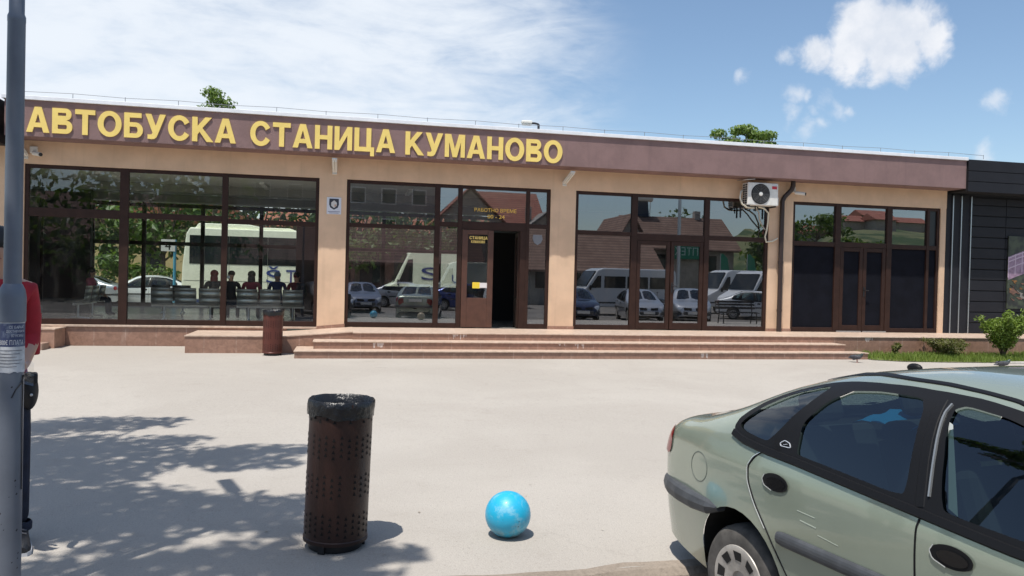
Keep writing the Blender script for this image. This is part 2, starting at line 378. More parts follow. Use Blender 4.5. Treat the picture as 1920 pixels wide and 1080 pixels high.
# ---- glazed bays
FY0, FY1, GY = .03, .12, .075
def pane(x0, x1, z0, z1, parent, mat=m_glass, y=GY):
    return part(MB().quad((x0, y, z0), (x1, y, z0), (x1, y, z1), (x0, y, z1)), 'pane', mat, parent=parent)
def bay(x0, x1, muls, transoms, mats):
    """muls: list of (a,b) mullions; transoms: one (z0,z1) per cell; mats per cell (lower, upper) or None where a door stands"""
    mb = MB(); W = .075
    mb.box(x0, x0+W, FY0, FY1, ZB, H0).box(x1-W, x1, FY0, FY1, ZB, H0)
    for a, b in muls: mb.box(a, b, FY0-.006, FY1, ZB, H0)
    edges = [x0+W]+[e for ab in muls for e in ab]+[x1-W]
    for i in range(0, len(edges), 2):
        a, b = edges[i], edges[i+1]; t0, t1 = transoms[i//2]
        mb.box(a, b, FY0+.004, FY1-.004, t0, t1).box(a, b, FY0+.004, FY1-.004, H0-W, H0)
        if mats[i//2][0] is not None: mb.box(a, b, FY0+.004, FY1-.004, ZB, ZB+.115)
    o = part(mb, 'window', m_frame, bevel=.006)
    for i in range(0, len(edges), 2):
        a, b = edges[i], edges[i+1]; t0, t1 = transoms[i//2]; lo, hi = mats[i//2]
        if lo is not None: pane(a, b, ZB+.115, t0, o, lo)
        pane(a, b, t1, H0-W, o, hi)
    return o
g = m_glass; gr = m_glassr
bay(-6.45, -.62, [(-4.66, -4.49), (-2.64, -2.52)], [(2.71, 2.89), (2.735, 2.855), (2.70, 2.80)], [(g, g)]*3)
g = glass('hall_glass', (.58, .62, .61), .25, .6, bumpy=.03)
b2 = bay(-.03, 4.63, [(1.93, 2.05), (2.46, 2.56), (4.06, 4.14)], [(2.725, 2.815), (2.81, 2.92), (2.77, 2.95), (2.84, 2.94)], [(g, g), (g, g), (None, g), (g, g)])
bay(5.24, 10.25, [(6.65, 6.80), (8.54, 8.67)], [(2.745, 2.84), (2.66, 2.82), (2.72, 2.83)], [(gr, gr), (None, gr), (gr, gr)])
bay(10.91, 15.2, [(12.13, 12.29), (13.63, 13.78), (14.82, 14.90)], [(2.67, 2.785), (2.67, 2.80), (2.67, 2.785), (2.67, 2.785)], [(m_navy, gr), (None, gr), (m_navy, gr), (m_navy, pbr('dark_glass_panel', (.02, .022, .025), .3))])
# ---- doors
m_door = pbr('warm_brown_door', (.095, .042, .027), .42, var=.15, vscale=5)
def leaf(x0, x1, z0, z1, hx=None, fm=m_frame, gl=m_glassr, sw=.1, bot=.18, top=.1, name='door', T=None):
    mb = MB(); ya, yb = .035, .105
    mb.box(x0, x0+sw, ya, yb, z0, z1, T).box(x1-sw, x1, ya, yb, z0, z1, T).box(x0+sw, x1-sw, ya+.003, yb-.003, z0, z0+bot, T).box(x0+sw, x1-sw, ya+.003, yb-.003, z1-top, z1, T)
    o = part(mb, name, fm, bevel=.006)
    q = [(x0+sw, .07, z0+bot), (x1-sw, .07, z0+bot), (x1-sw, .07, z1-top), (x0+sw, .07, z1-top)]
    if T is not None: q = [tuple(T @ Vector(p)) for p in q]
    part(MB().quad(*q), 'pane', gl, parent=o)
    if hx is not None:
        hb = MB().box(hx-.02, hx+.02, ya-.012, ya, 1.42, 1.66).cyl((hx, ya-.012, 1.58), (hx, ya-.06, 1.58), .012).tube([(hx, ya-.055, 1.58), (hx+.11, ya-.055, 1.575)], .012)
        part(hb, 'handle', m_black, parent=o)
    return o
# centre bay: closed leaf with wooden lower panels, other leaf swung inwards
d = leaf(2.57, 3.30, .52, 2.76, fm=m_door, bot=.68, sw=.13, gl=m_glass)
part(MB().box(2.72, 3.15, .05, .065, .56, .83).box(2.72, 3.15, .05, .065, .90, 1.17), 'door_panel', pbr('wood_panel', (.125, .055, .034), .5, var=.2, vscale=4), parent=d, bevel=.01)
sm = MB().box(2.83, 3.0, .05, .06, 1.42, 1.56); part(sm, 'sticker', pbr('sticker_yellow', (.85, .62, .05), .5), parent=d)
part(MB().box(3.0, 3.17, .05, .06, 1.43, 1.55).box(3.02, 3.15, .046, .05, 1.44, 1.47), 'sticker', pbr('sticker_pale', (.75, .72, .70), .5), parent=d)
word('СТАНИЦА', 2.74, 3.16, 2.545, .07, .055, m_yellow, d, .004)
word('КУМАНОВО', 2.78, 3.10, 2.46, .06, .055, m_yellow, d, .004)
TT = Matrix.Translation((3.93, .1, 0)) @ Matrix.Rotation(rad(84), 4, 'Z') @ Matrix.Translation((-3.30, -.07, 0))
leaf(3.30, 4.0, .52, 2.74, bot=.68, gl=m_glass, T=TT)
part(MB().box(2.56, 4.06, FY0+.002, FY1-.002, 2.765, 2.769).box(3.93, 4.06, FY0+.002, FY1-.002, .5, 2.765), 'door_frame', m_frame)
am = pbr('amber_letters', (.95, .60, .10), .5)
for s_, x0, x1, z in (('РАБОТНО ВРЕМЕ', 2.84, 3.83, 3.185), ('00 - 24', 3.15, 3.55, 3.04)):
    text_obj('lettering', s_, am, x0, .07, z, .085, ext=.002, bold=.0, fit=x1-x0, cap=True, parent=P)
em = pbr('badge_grey', (.19, .20, .22), .5)
part(MB().prism([(4.24, 2.70), (4.45, 2.70), (4.47, 2.60), (4.43, 2.51), (4.35, 2.46), (4.27, 2.51), (4.23, 2.60)], .066, .071), 'window_sticker', em)
# right bay: double door
leaf(6.81, 7.66, .52, 2.655, sw=.09, bot=.16); leaf(7.68, 8.53, .52, 2.655, hx=7.72, sw=.09, bot=.16)
leaf(12.30, 12.955, .52, 2.665, sw=.1, bot=.16, gl=m_navy); leaf(12.965, 13.62, .52, 2.665, hx=13.0, sw=.1, bot=.16, gl=m_navy)
part(MB().box(12.22, 12.93, .0, .02, .505, .535).box(12.97, 13.66, .0, .02, .505, .535), 'door_sweep', m_steel)
# ---- interior: floor, ceiling, back glazing, inner walls
part(MB().box(-9.3, 15.12, .46, 9.0, .2, .499).box(-6.59, 15.12, .251, .46, .2, .499), 'floor_slab', m_ifloor)
part(MB().box(-9.3, 15.12, .46, 9.0, 3.80, 3.9).box(-6.59, 15.12, .251, .46, 3.80, 3.9), 'ceiling', m_ceil)
cb = MB()
for y in (3.0, 5.9): cb.box(-9.3, 4.95, y, y+.35, 3.6, 3.8)
part(cb, 'ceiling_beam', pbr('beam_grey', (.30, .30, .28), .8))
for i, (x, y) in enumerate([(-5.2, 2.2), (-3.6, 2.2), (-2.0, 2.2), (-.3, 2.2), (1.5, 2.2), (-5.2, 4.7), (-3.6, 4.7), (-2.0, 4.7), (-.3, 4.7), (-4.4, 7.4), (-2.4, 7.4)]):
    part(MB().box(x-.05, x+.05, y-.6, y+.6, 3.745, 3.798), 'ceiling_light', pbr('tube_white', (.85, .85, .82), .4))
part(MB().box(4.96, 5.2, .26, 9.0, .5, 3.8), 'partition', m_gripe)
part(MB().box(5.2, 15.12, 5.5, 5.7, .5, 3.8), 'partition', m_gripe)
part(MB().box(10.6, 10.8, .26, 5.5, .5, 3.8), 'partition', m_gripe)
part(MB().box(-7.95, -6.80, 5.4, 5.6, .5, 3.79), 'partition', m_gripe)
part(MB().box(-9.29, -7.96, 5.0, 5.2, .5, 3.0), 'partition', pbr('cabinet_glass', (.07, .08, .075), .3))
part(MB().box(-.02, 4.95, 8.7, 8.9, .5, 1.3), 'partition', m_gripe)
part(MB().box(-1.25, -.15, 2.6, 2.75, .5, 2.95), 'partition', pbr('maroon_partition', (.05, .022, .02), .5, var=.2))
part(MB().box(3.05, 4.955, 3.2, 3.3, .5, 2.9), 'partition', pbr('lobby_black', (.012, .011, .011), .8))  # black sheet behind the doorway; the shade inside is put in its colour
bw = MB(); bx = [-9.24, -7.8, -6.3, -4.55, -2.75, -.8, 1.2, 3.1, 4.9]
for x in bx: bw.box(x-.06, x+.06, 8.92, 9.0, .5, 3.8)
for a, b in zip(bx[:-1], bx[1:]):
    for z in (.5, 2.45, 3.66): bw.box(a+.06, b-.06, 8.93, 8.99, z, z+.12)
rw = part(bw, 'rear_window', m_frame)
for a, b in zip(bx[:-1], bx[1:]): pane(a+.06, b-.06, .62, 3.66, rw, glass('rear_glass', (.86, .9, .86), .05, .4), 8.96)
# ---- plinth, ramp, steps
part(MB().box(-6.6, -1.25, .0, .22, -.1, .455).box(-6.6, -1.25, -.012, .0, -.1, .06), 'plinth', m_riser)
part(MB().box(-6.62, -.62, -.03, .03-.001, .456, .498), 'sill', m_tread, bevel=.005)
part(MB().quad((-5.75, -.013, .06), (-3.05, -.013, .06), (-3.05, -1.45, .015), (-5.75, -1.2, .015)), 'apron', m_tread)
part(MB().box(-3.05, -1.25, -1.45, -.013, -.1, .385).prism([(-1.25, -.1), (.15, -.1), (.15, .49), (-1.25, .385)], -1.451, -.0125), 'ramp', m_riser)
part(MB().box(-3.065, -1.25, -1.465, -.013, .3851, .405).prism([(-1.25, .3851), (.15, .4901), (.15, .51), (-1.25, .405)], -1.466, -.0125), 'ramp_top', m_tread)
part(MB().box(.15, 17.9, -1.55, .2, -.1, .479).box(-.6, 11.05, -2.0, -1.555, -.1, .334).box(-.93, 11.35, -2.40, -2.005, -.1, .184)
     .box(-.6, .14, -1.56, -1.47, -.1, .334).box(-.93, -.61, -2.0, -1.47, -.1, .184), 'steps', m_riser)
part(MB().box(.15, 17.9, -1.57, .02, .4795, .502).box(-.615, 11.06, -2.02, -1.551, .3345, .357).box(-.945, 11.365, -2.42, -2.001, .1845, .207)
     .box(-.615, .148, -1.552, -1.468, .3346, .3571).box(-.945, -.6, -2.002, -1.468, .1846, .2071), 'tread', m_tread, bevel=.004)
random.seed(77); sn = MB()
for (xa, xb, y_, z_) in ((4.35, 5.0, -2.0012, .334), (.55, .75, -2.0012, .334), (7.3, 7.5, -2.4012, .184), (2.2, 2.5, -1.5512, .479), (11.9, 12.1, -1.5512, .479)):
    for i in range(9):
        x = random.uniform(xa, xb); w_ = random.uniform(.008, .03); h_ = random.uniform(.03, .11); sn.quad((x-w_, y_, z_), (x+w_, y_, z_), (x+w_*.3, y_-.0003*i/9, z_-h_), (x-w_*.4, y_-.0003*i/9, z_-h_))
o = part(sn, 'lime_stain', pbr('lime_stain', (.58, .50, .45), .7)); o['kind'] = 'stuff'
# low pier and block at the left end
part(MB().box(-5.86, -5.64, -.62, -.013, -.1, .43).box(-7.6, -5.862, -.30, -.05, -.1, .43), 'pier', pbr('pier_tile', (.40, .235, .165), .55, var=.18, vscale=5))
part(MB().box(-5.875, -5.625, -.635, -.005, .4305, .452).box(-7.6, -5.877, -.32, -.04, .4305, .452), 'pier_cap', m_tread)
part(MB().box(-7.6, -5.72, -1.0, -.64, -.1, .19), 'pier_step', pbr('pier_step_tile', (.30, .2, .15), .55, var=.18, vscale=5), bevel=.01)
# downpipe
part(MB().tube([(10.76, -.2, 4.26), (10.76, -.2, 4.12), (10.74, -.17, 4.03), (10.60, -.1, 3.86), (10.55, -.085, 3.74), (10.55, -.08, 2.5), (10.55, -.08, .505)], .058, 12)
     .cyl((10.55, -.08, 2.2), (10.55, -.08, 2.26), .066).cyl((10.55, -.08, 1.0), (10.55, -.08, 1.06), .066), 'downpipe', pbr('dark_brown_pipe', (.035, .022, .02), .35), smooth=40)

# ------------------------------------------------------------------ dark clad neighbour on the right
m_clad = pbr('anthracite_cladding', (.014, .0145, .019), .6, spec=.3, var=.12, vscale=2.5, bump=.15, bscale=70)
m_clad2 = pbr('anthracite_recess', (.010, .010, .012), .7)
clad_building = thing('clad_building', 'dark anthracite panelled building joined to the right end of the station', 'building', (19.5, 0, 0))
Q = clad_building
part(MB().box(15.372, 24, .05, 9, -.1, 4.9), 'core', m_clad2, parent=Q)
bd = MB()
for k in range(13):
    z = .5+k*.284
    if k % 1 == 0: bd.box(16.12, 17.22, .0, .05, z+.012, min(z+.272, 4.1)); bd.box(17.235, 24, .0, .05, z+.012, min(z+.272, 4.1))
part(bd, 'wall_board', m_clad, parent=Q, bevel=.006)
part(MB().box(15.375, 15.54, .01, .05, .5, 4.15).box(15.56, 15.80, .0, .05, .5, 4.15).box(15.82, 16.10, .005, .05, .5, 4.15), 'corner_panel', m_clad, parent=Q)
for x in (15.55, 15.81, 16.11): part(MB().box(x-.014, x+.014, -.03, .0-.001, .505, 4.12), 'metal_strip', m_steel, parent=Q)
fb = MB()
for z0, z1 in ((4.17, 4.42), (4.435, 4.69), (4.705, 4.985)): fb.box(15.462, 24, -.6, -.56, z0, z1)
part(fb, 'fascia_board', m_clad, parent=Q, bevel=.006)
part(MB().box(15.464, 24, -.559, .04, 4.19, 4.97).box(15.464, 24, .041, 9, 4.9, 4.985), 'fascia_box', m_clad2, parent=Q)
part(MB().box(15.6, 24, -.4, 8, 4.99, 5.02), 'roof', m_white, parent=Q)
# mural board on its wall: a pale bridge over dark rocks with autumn colours
mural = thing('mural_board', 'printed mural of a pale pink footbridge over dark rocks on the dark cladding', 'mural', (18.5, -.02, 1.2))
mu = MB(); mu.box(17.30, 20.0, -.035, -.003, 1.18, 3.12); mm = [pbr('mural_dark', (.02, .022, .02), .5, col2=(.06, .075, .045), vscale=5)]
def arch(x): return 2.0+.42*math.sin(min(1, max(0, (x-17.1)/3.0))*math.pi*.9)
n = 24; top = [(17.31+i*2.6/n, arch(17.31+i*2.6/n)+.48) for i in range(n+1)]; bot = [(x, z-.62) for x, z in top]
mm.append(pbr('mural_pink', (.30, .20, .28), .5, var=.25, vscale=9)); mu.cur = 1; mu.prism(top+bot[::-1], -.0365, -.0345)
mm.append(pbr('mural_lilac', (.52, .41, .50), .5)); mu.cur = 2
for dz in (-.02, -.12, -.3): mu.prism([(x, z+dz) for x, z in top]+[(x, z+dz-.03) for x, z in top[::-1]], -.0380, -.0362)
for i in range(0, n+1, 2): x, z = top[i]; mu.box(x-.012, x+.012, -.0394, -.0375, z-.55, z)
random.seed(12)
for q_, (mname, colr, cnt, zr) in enumerate((('mural_orange', (.24, .115, .035), 7, (1.55, 1.95)), ('mural_rust', (.16, .085, .06), 22, (1.25, 1.9)), ('mural_teal', (.07, .12, .14), 5, (1.3, 1.7)), ('mural_grey', (.2, .18, .16), 26, (1.22, 1.85)))):
    mm.append(pbr(mname, colr, .6, var=.5, vscale=14)); mu.cur = 3+q_
    for k in range(cnt):
        x = 17.38+random.random()*2.4; z = zr[0]+random.random()*(zr[1]-zr[0]); a = .03+random.random()*.085; ph = random.random()*3
        mu.prism([(x+a*(1+.45*math.sin(3*t+ph))*math.cos(t+ph), z+a*.55*math.sin(t)*(1+.4*math.cos(2*t+ph))) for t in [i*math.pi/5 for i in range(10)]], -.040-.0006*q_-.0004*k/cnt-.002, -.0345)
part(mu, 'printed_panel', mm, parent=mural)
# ------------------------------------------------------------------ dark building at the left edge
shop_building = thing('shop_building', 'dark fronted building with a projecting canopy at the left edge behind the lamp post', 'building', (-9.5, 0, 0))
part(MB().box(-14, -7.0, .1, .25, -.1, 4.2), 'wall', pbr('shop_dark', (.05, .045, .045), .6, var=.2), parent=shop_building)
part(MB().prism([(-14, 4.1), (-6.72, 4.1), (-6.72, 4.95), (-7.1, 5.06), (-14, 5.9)], -.9, .09), 'canopy', m_clad, parent=shop_building)
part(MB().box(-13, -7.02, -1.0, -.91, 4.35, 4.75), 'sign_band', m_clad2, parent=shop_building)
part(MB().cyl((-6.9, -1.0, 4.62), (-6.9, -.905, 4.62), .09), 'sign_lamp', emis('violet_lamp', (.16, .10, .9), 1.2), parent=shop_building)
part(MB().box(-13, -7.05, .06, .099, 4.2-3.6, 3.9), 'shop_window', m_glassr, parent=shop_building)
part(MB().box(-7.0, -6.62, .0, .25, -.1, 4.1), 'corner_pillar', m_peach, parent=shop_building)
# ------------------------------------------------------------------ ground sheets
def groundmat(name, c1, c2, c3, fine=90, rough=.9, crack=True):
    m = bpy.data.materials.new(name); m.use_nodes = True; t = NT(m.node_tree); b = t.n['Principled BSDF']; b.inputs['Roughness'].default_value = rough; b.inputs['Specular IOR Level'].default_value = .25
    o = t.add('ShaderNodeTexCoord').outputs['Object']
    big = t.noise(o, .35, 5, .6, .6); mid = t.noise(o, 2.6, 6, .65); fin = t.noise(o, fine, 3, .7)
    c = t.mix(t.maprange(big, .38, .66), c1, c2)
    c = t.mix(t.maprange(mid, .55, .75, 0, .38), c, c3)
    c = t.mix(t.maprange(fin, .35, .7, 0, .34), c, tuple(x*.55 for x in c1))
    vo = t.add('ShaderNodeTexVoronoi'); t.link(o, vo.inputs['Vector']); vo.inputs['Scale'].default_value = 26
    keep = t.math('MULTIPLY', t.maprange(vo.outputs['Distance'], .10, .05), t.maprange(t.noise(o, 7, 2), .55, .62))
    gr_ = t.noise(o, 34, 4, .75); c = t.mix(t.maprange(gr_, .55, .72, 0, .45), c, tuple(min(1, x*1.22) for x in c1)); c = t.mix(t.maprange(gr_, .45, .30, 0, .52), c, tuple(x*.62 for x in c1))
    c = t.mix(t.math('MULTIPLY', keep, .75), c, tuple(x*.35 for x in c1))
    streak = t.noise(t.mapping(o, sc=(.25, 1.4, 1)), 1.3, 6, .7, .5)
    c = t.mix(t.maprange(streak, .60, .78, 0, .30), c, c3)
    if crack:
        wv = t.add('ShaderNodeVectorMath', operation='ADD'); t.link(o, wv.inputs[0])
        nd = t.add('ShaderNodeTexNoise'); t.link(o, nd.inputs['Vector']); nd.inputs['Scale'].default_value = 1.7; nd.inputs['Detail'].default_value = 5
        sc_ = t.add('ShaderNodeVectorMath', operation='SCALE'); t.link(nd.outputs['Color'], sc_.inputs[0]); sc_.inputs['Scale'].default_value = .9; t.link(sc_.outputs[0], wv.inputs[1])
        ve = t.add('ShaderNodeTexVoronoi', feature='DISTANCE_TO_EDGE'); t.link(wv.outputs[0], ve.inputs['Vector']); ve.inputs['Scale'].default_value = .42
        ck = t.math('MULTIPLY', t.maprange(ve.outputs['Distance'], .006, .002), t.maprange(t.noise(o, .6, 3), .48, .58))
        c = t.mix(t.math('MULTIPLY', ck, .09), c, tuple(x*.4 for x in c1))
        stn = t.math('MULTIPLY', t.maprange(t.noise(o, 1.1, 7, .7, 1.2), .60, .70), t.maprange(t.noise(o, .23, 2), .45, .6))
        c = t.mix(t.math('MULTIPLY', stn, .28), c, tuple(x*.5 for x in c1))
    t.link(c, b.inputs['Base Color'])
    bn = t.add('ShaderNodeBump'); bn.inputs['Strength'].default_value = .45; bn.inputs['Distance'].default_value = .012
    t.link(t.math('ADD', fin, t.math('MULTIPLY', mid, .6)), bn.inputs['Height']); t.link(bn.outputs[0], b.inputs['Normal'])
    return m
m_plaza = groundmat('dusty_asphalt', (.39, .357, .315), (.43, .397, .352), (.32, .286, .245))
m_road = groundmat('road_asphalt', (.16, .15, .14), (.22, .205, .19), (.28, .25, .21), 60)
m_gravel = groundmat('kerb_gravel', (.24, .20, .16), (.32, .27, .22), (.14, .12, .10), 45)
def ks(x): return .08+.05*max(-1, min(3, x-1))
def gz(x, y):
    t = min(1, max(0, (y+10)/7.5)); return .06*t*t*(3-2*t)
g_ = MB(); xs = [-60, -30, -15]+[-8+i*.8 for i in range(36)]+[25, 40, 80]; ys = [-13.30, -12.6, -11.8, -11, -10, -9, -8, -7, -6, -5, -4, -3, -2.4, -1.5, 0]
def edge(x): return -13.31 if x < .2 else -13.30
vs = [(x, y if j else (-13.36+ks(x)+.05*noise.noise(Vector((x*1.3, 0, 0)))+.02*noise.noise(Vector((x*6, 3, 0)))), gz(x, y)) for j, y in enumerate(ys) for x in xs]
n = len(xs); g_.add(vs, [(j*n+i, j*n+i+1, (j+1)*n+i+1, (j+1)*n+i) for j in range(len(ys)-1) for i in range(n-1)])
struct(g_.build('plaza', m_plaza, smooth=60))
struct(MB().quad((-400, -400, -.16), (400, -400, -.16), (400, 400, -.16), (-400, 400, -.16)).build('ground', groundmat('wide_ground', (.24, .22, .19), (.2, .2, .15), (.3, .27, .22), 20)))
struct(MB().quad((-60, -34, -.15), (80, -34, -.15), (80, -13.0, -.15), (-60, -13.0, -.15)).build('road', m_road))
struct(MB().quad((-60, 8.9, -.06), (80, 8.9, -.06), (80, 30, -.06), (-60, 30, -.06)).build('bus_yard', groundmat('yard_asphalt', (.30, .28, .26), (.36, .33, .30), (.22, .2, .18))))
kb = MB(); xk = [-4+.12*i for i in range(110)]
def ky(x, a): return -13.34+ks(x)+.05*noise.noise(Vector((x*1.3, 0, 0)))-a+.025*noise.noise(Vector((x*4, a*40, 1)))
for a, b in zip(xk[:-1], xk[1:]):
    prof = lambda x: [(x, ky(x, -.03), .006), (x, ky(x, .05), -.004+.008*noise.noise(Vector((x*8, 1, 0)))), (x, ky(x, .09), -.04), (x, ky(x, .12), -.16)]
    p, q = prof(a), prof(b)
    for i in range(3): kb.quad(p[i], q[i], q[i+1], p[i+1])
struct(kb.build('kerb', m_gravel, smooth=50))
# planted strip in front of the right hand plinth
ln = MB(); pts = [(11.37, -1.56), (18.5, -1.56), (18.5, -3.1), (14.2, -3.05), (12.9, -3.0), (11.9, -2.85), (11.37, -2.55)]
ln.add([(x, y, .072) for x, y in pts], [tuple(range(len(pts)))])
struct(ln.build('planting_bed', pbr('soil', (.16, .13, .07), .9, col2=(.10, .14, .03), vscale=3)))
ek = MB()
for i in range(5): ek.box(14.3+i*.9, 15.15+i*.9, -3.22, -3.10, -.05, .10)
struct(ek.build('bed_kerb', pbr('concrete_kerb', (.45, .42, .38), .85, var=.2, vscale=8), bevel=.015))
# ------------------------------------------------------------------ car body surface, local: x forward from rear axle, y left, z up
def spl(tab):
    xs = [p[0] for p in tab]; ys = [p[1] for p in tab]; n = len(xs)
    d = [(ys[i+1]-ys[i])/(xs[i+1]-xs[i]) for i in range(n-1)]
    m = [d[0]]+[0 if d[i-1]*d[i] <= 0 else 2*d[i-1]*d[i]/(d[i-1]+d[i]) for i in range(1, n-1)]+[d[-1]]
    def f(x):
        if x <= xs[0]: return ys[0]
        if x >= xs[-1]: return ys[-1]
        i = 0
        while xs[i+1] < x: i += 1
        h = xs[i+1]-xs[i]; t = (x-xs[i])/h
        return ys[i]*(1+2*t)*(1-t)**2+m[i]*h*t*(1-t)**2+ys[i+1]*t*t*(3-2*t)+m[i+1]*h*t*t*(t-1)
    return f
cT = spl([(-.89, .50), (-.87, .70), (-.83, .95), (-.76, 1.015), (-.50, 1.07), (-.25, 1.155), (.10, 1.31), (.45, 1.405), (.9, 1.455), (1.3, 1.45), (1.6, 1.40), (2.0, 1.20), (2.35, 1.02), (2.5, .965), (3.0, .88), (3.35, .77), (3.5, .68), (3.6, .50)])
cS = spl([(-.89, .44), (-.83, .80), (-.6, .915), (0, .925), (.9, .90), (1.8, .87), (2.4, .84), (3, .77), (3.4, .66), (3.6, .44)])
cW = spl([(-.89, .56), (-.86, .67), (-.78, .75), (-.55, .80), (-.2, .85), (.3, .87), (1.6, .875), (2.4, .86), (3, .82), (3.35, .72), (3.5, .62), (3.6, .5)])
cB = spl([(-.89, .40), (-.80, .30), (-.5, .24), (.3, .19), (2.3, .19), (3.2, .2), (3.6, .32)])
NE = 4.5
def car_y(x, z):
    """half width of the side surface at station x, height z"""
    s = cS(x); t = max(cT(x), s+.02)
    if z <= s:
        return cW(x)*(1-.055*((z-.70)/.45)**2*(1 if z > .70 else 1.3))
    ys = cW(x)*(1-.055*((s-.70)/.45)**2); v = min(.9999, (z-s)/(t-s)); h = z-s
    return ys*(1-.42*h)*(1-v**NE)**(1/NE)
def car_section(x, nl, nu):
    s = cS(x); t = max(cT(x), s+.02); b = cB(x); ys = cW(x)*(1-.055*((s-.70)/.45)**2); P = []
    for i in range(nl+1):
        z = b+(s-b)*i/nl; P.append((car_y(x, z), z))
    for i in range(1, nu+1):
        th = math.pi/2*i/nu; v = math.sin(th)**(2/NE) if i < nu else 1.0; h = v*(t-s)
        P.append((ys*(1-.42*h)*max(0, math.cos(th))**(2/NE) if i < nu else 0.0, s+h))
    return P
from mathutils.geometry import delaunay_2d_cdt
def pip(p, poly):
    x, y = p; c = False; j = len(poly)-1
    for i in range(len(poly)):
        xi, yi = poly[i]; xj, yj = poly[j]
        if (yi > y) != (yj > y) and x < (xj-xi)*(y-yi)/(yj-yi)+xi: c = not c
        j = i
    return c
def chaikin(poly, n=2, closed=True):
    for _ in range(n):
        q = []; m = len(poly)
        for i in range(m if closed else m-1):
            a, b = poly[i], poly[(i+1) % m]
            q += [(a[0]*.86+b[0]*.14, a[1]*.86+b[1]*.14), (a[0]*.14+b[0]*.86, a[1]*.14+b[1]*.86)]
        poly = q if closed else [poly[0]]+q+[poly[-1]]
    return poly
def densify(poly, d, closed=True):
    q = []
    for i in range(len(poly) if closed else len(poly)-1):
        a, b = poly[i], poly[(i+1) % len(poly)]; k = max(1, int(math.hypot(b[0]-a[0], b[1]-a[1])/d))
        q += [(a[0]+(b[0]-a[0])*t/k, a[1]+(b[1]-a[1])*t/k) for t in range(k)]
    if not closed: q.append(poly[-1])
    return q
US = .6
def z2u(x, z):
    s = cS(x); b = cB(x); t = max(cT(x), s+.02)
    if z <= s: return (z-b)/(s-b)
    v = min(1, (z-s)/(t-s)); return 1+math.asin(v**(NE/2))/(math.pi/2)
def XZ(poly): return [(x, z2u(x, z)*US) for x, z in poly]
def cpt(x, u):
    s = cS(x); t = max(cT(x), s+.02); b = cB(x)
    if u <= 1:
        z = b+(s-b)*max(0, u); return Vector((x, car_y(x, z), z))
    ys = cW(x)*(1-.055*((s-.70)/.45)**2); th = min(1, u-1)*math.pi/2; v = math.sin(th)**(2/NE); h = v*(t-s)
    return Vector((x, ys*(1-.42*h)*max(0, math.cos(th))**(2/NE), s+h))
def coff(x, u, off):
    p = cpt(x, u)
    if not off: return p
    e = 2e-3; u0 = min(max(u, .01), 1.985)
    dx = cpt(x+e, u0)-cpt(x-e, u0); du = cpt(x, u0+e)-cpt(x, u0-e); n = dx.cross(du)
    if n.length < 1e-12: return p
    n.normalize()
    if n.y < 0 and n.z < .3 or (n.z < -.2): n = -n
    return p+n*off
def patch(outer, holes=(), off=0.0, step=.05, mb=None, both=True, only=None):
    """surface patch on the car skin; outlines in (x, u*US)"""
    pts = []; edges = []
    for ring in [outer]+list(holes):
        r = densify(ring, step*.8); n0 = len(pts); pts += r; edges += [(n0+i, n0+(i+1) % len(r)) for i in range(len(r))]
    xs = [p[0] for p in outer]; us = [p[1] for p in outer]; nb = len(pts)
    x = min(xs)
    ring_all = [densify(r, step*.8) for r in [outer]+list(holes)]
    while x < max(xs):
        u = min(us)
        while u < max(us):
            q = (x, u)
            if pip(q, outer) and not any(pip(q, h) for h in holes): pts.append(q)
            u += step
        x += step
    vo, eo, fo, *_ = delaunay_2d_cdt([Vector(p) for p in pts], edges, [], 0, 1e-6)
    fs = []
    for f in fo:
        c = (sum(vo[i][0] for i in f)/3, sum(vo[i][1] for i in f)/3)
        if pip(c, outer) and not any(pip(c, h) for h in holes): fs.append(tuple(f))
    P3 = [coff(v[0], v[1]/US, off) for v in vo]
    mb = mb or MB()
    if only != 'L': mb.add([(p.x, -p.y, p.z) for p in P3], fs)
    if only != 'R': mb.add([(p.x, p.y, p.z) for p in P3], [tuple(reversed(f)) for f in fs])
    return mb
def strip(line, w, off, mb=None, both=True, only=None):
    """raised ribbon along a line given in (x,z) on both flanks"""
    L = densify(chaikin(line, 2, False), .02, False); mb = mb or MB()
    for sg in ((-1,) if (only == 'R' or not both) else (1,) if only == 'L' else (-1, 1)):
        A = []; 
        for i, (x, z) in enumerate(L):
            a = L[max(0, i-1)]; b = L[min(len(L)-1, i+1)]; dx, dz = b[0]-a[0], b[1]-a[1]; k = math.hypot(dx, dz) or 1; nx, nz = -dz/k*w/2, dx/k*w/2
            row = []
            for t, o in ((-1, off*.2), (-.7, off), (.7, off), (1, off*.2)):
                X, Z = x+nx*t, z+nz*t; p = coff(X, z2u(X, Z), o); row.append((p.x, sg*p.y, p.z))
            A.append(row)
        for r0, r1 in zip(A[:-1], A[1:]):
            for j in range(3): mb.quad(r0[j], r0[j+1], r1[j+1], r1[j])
    return mb
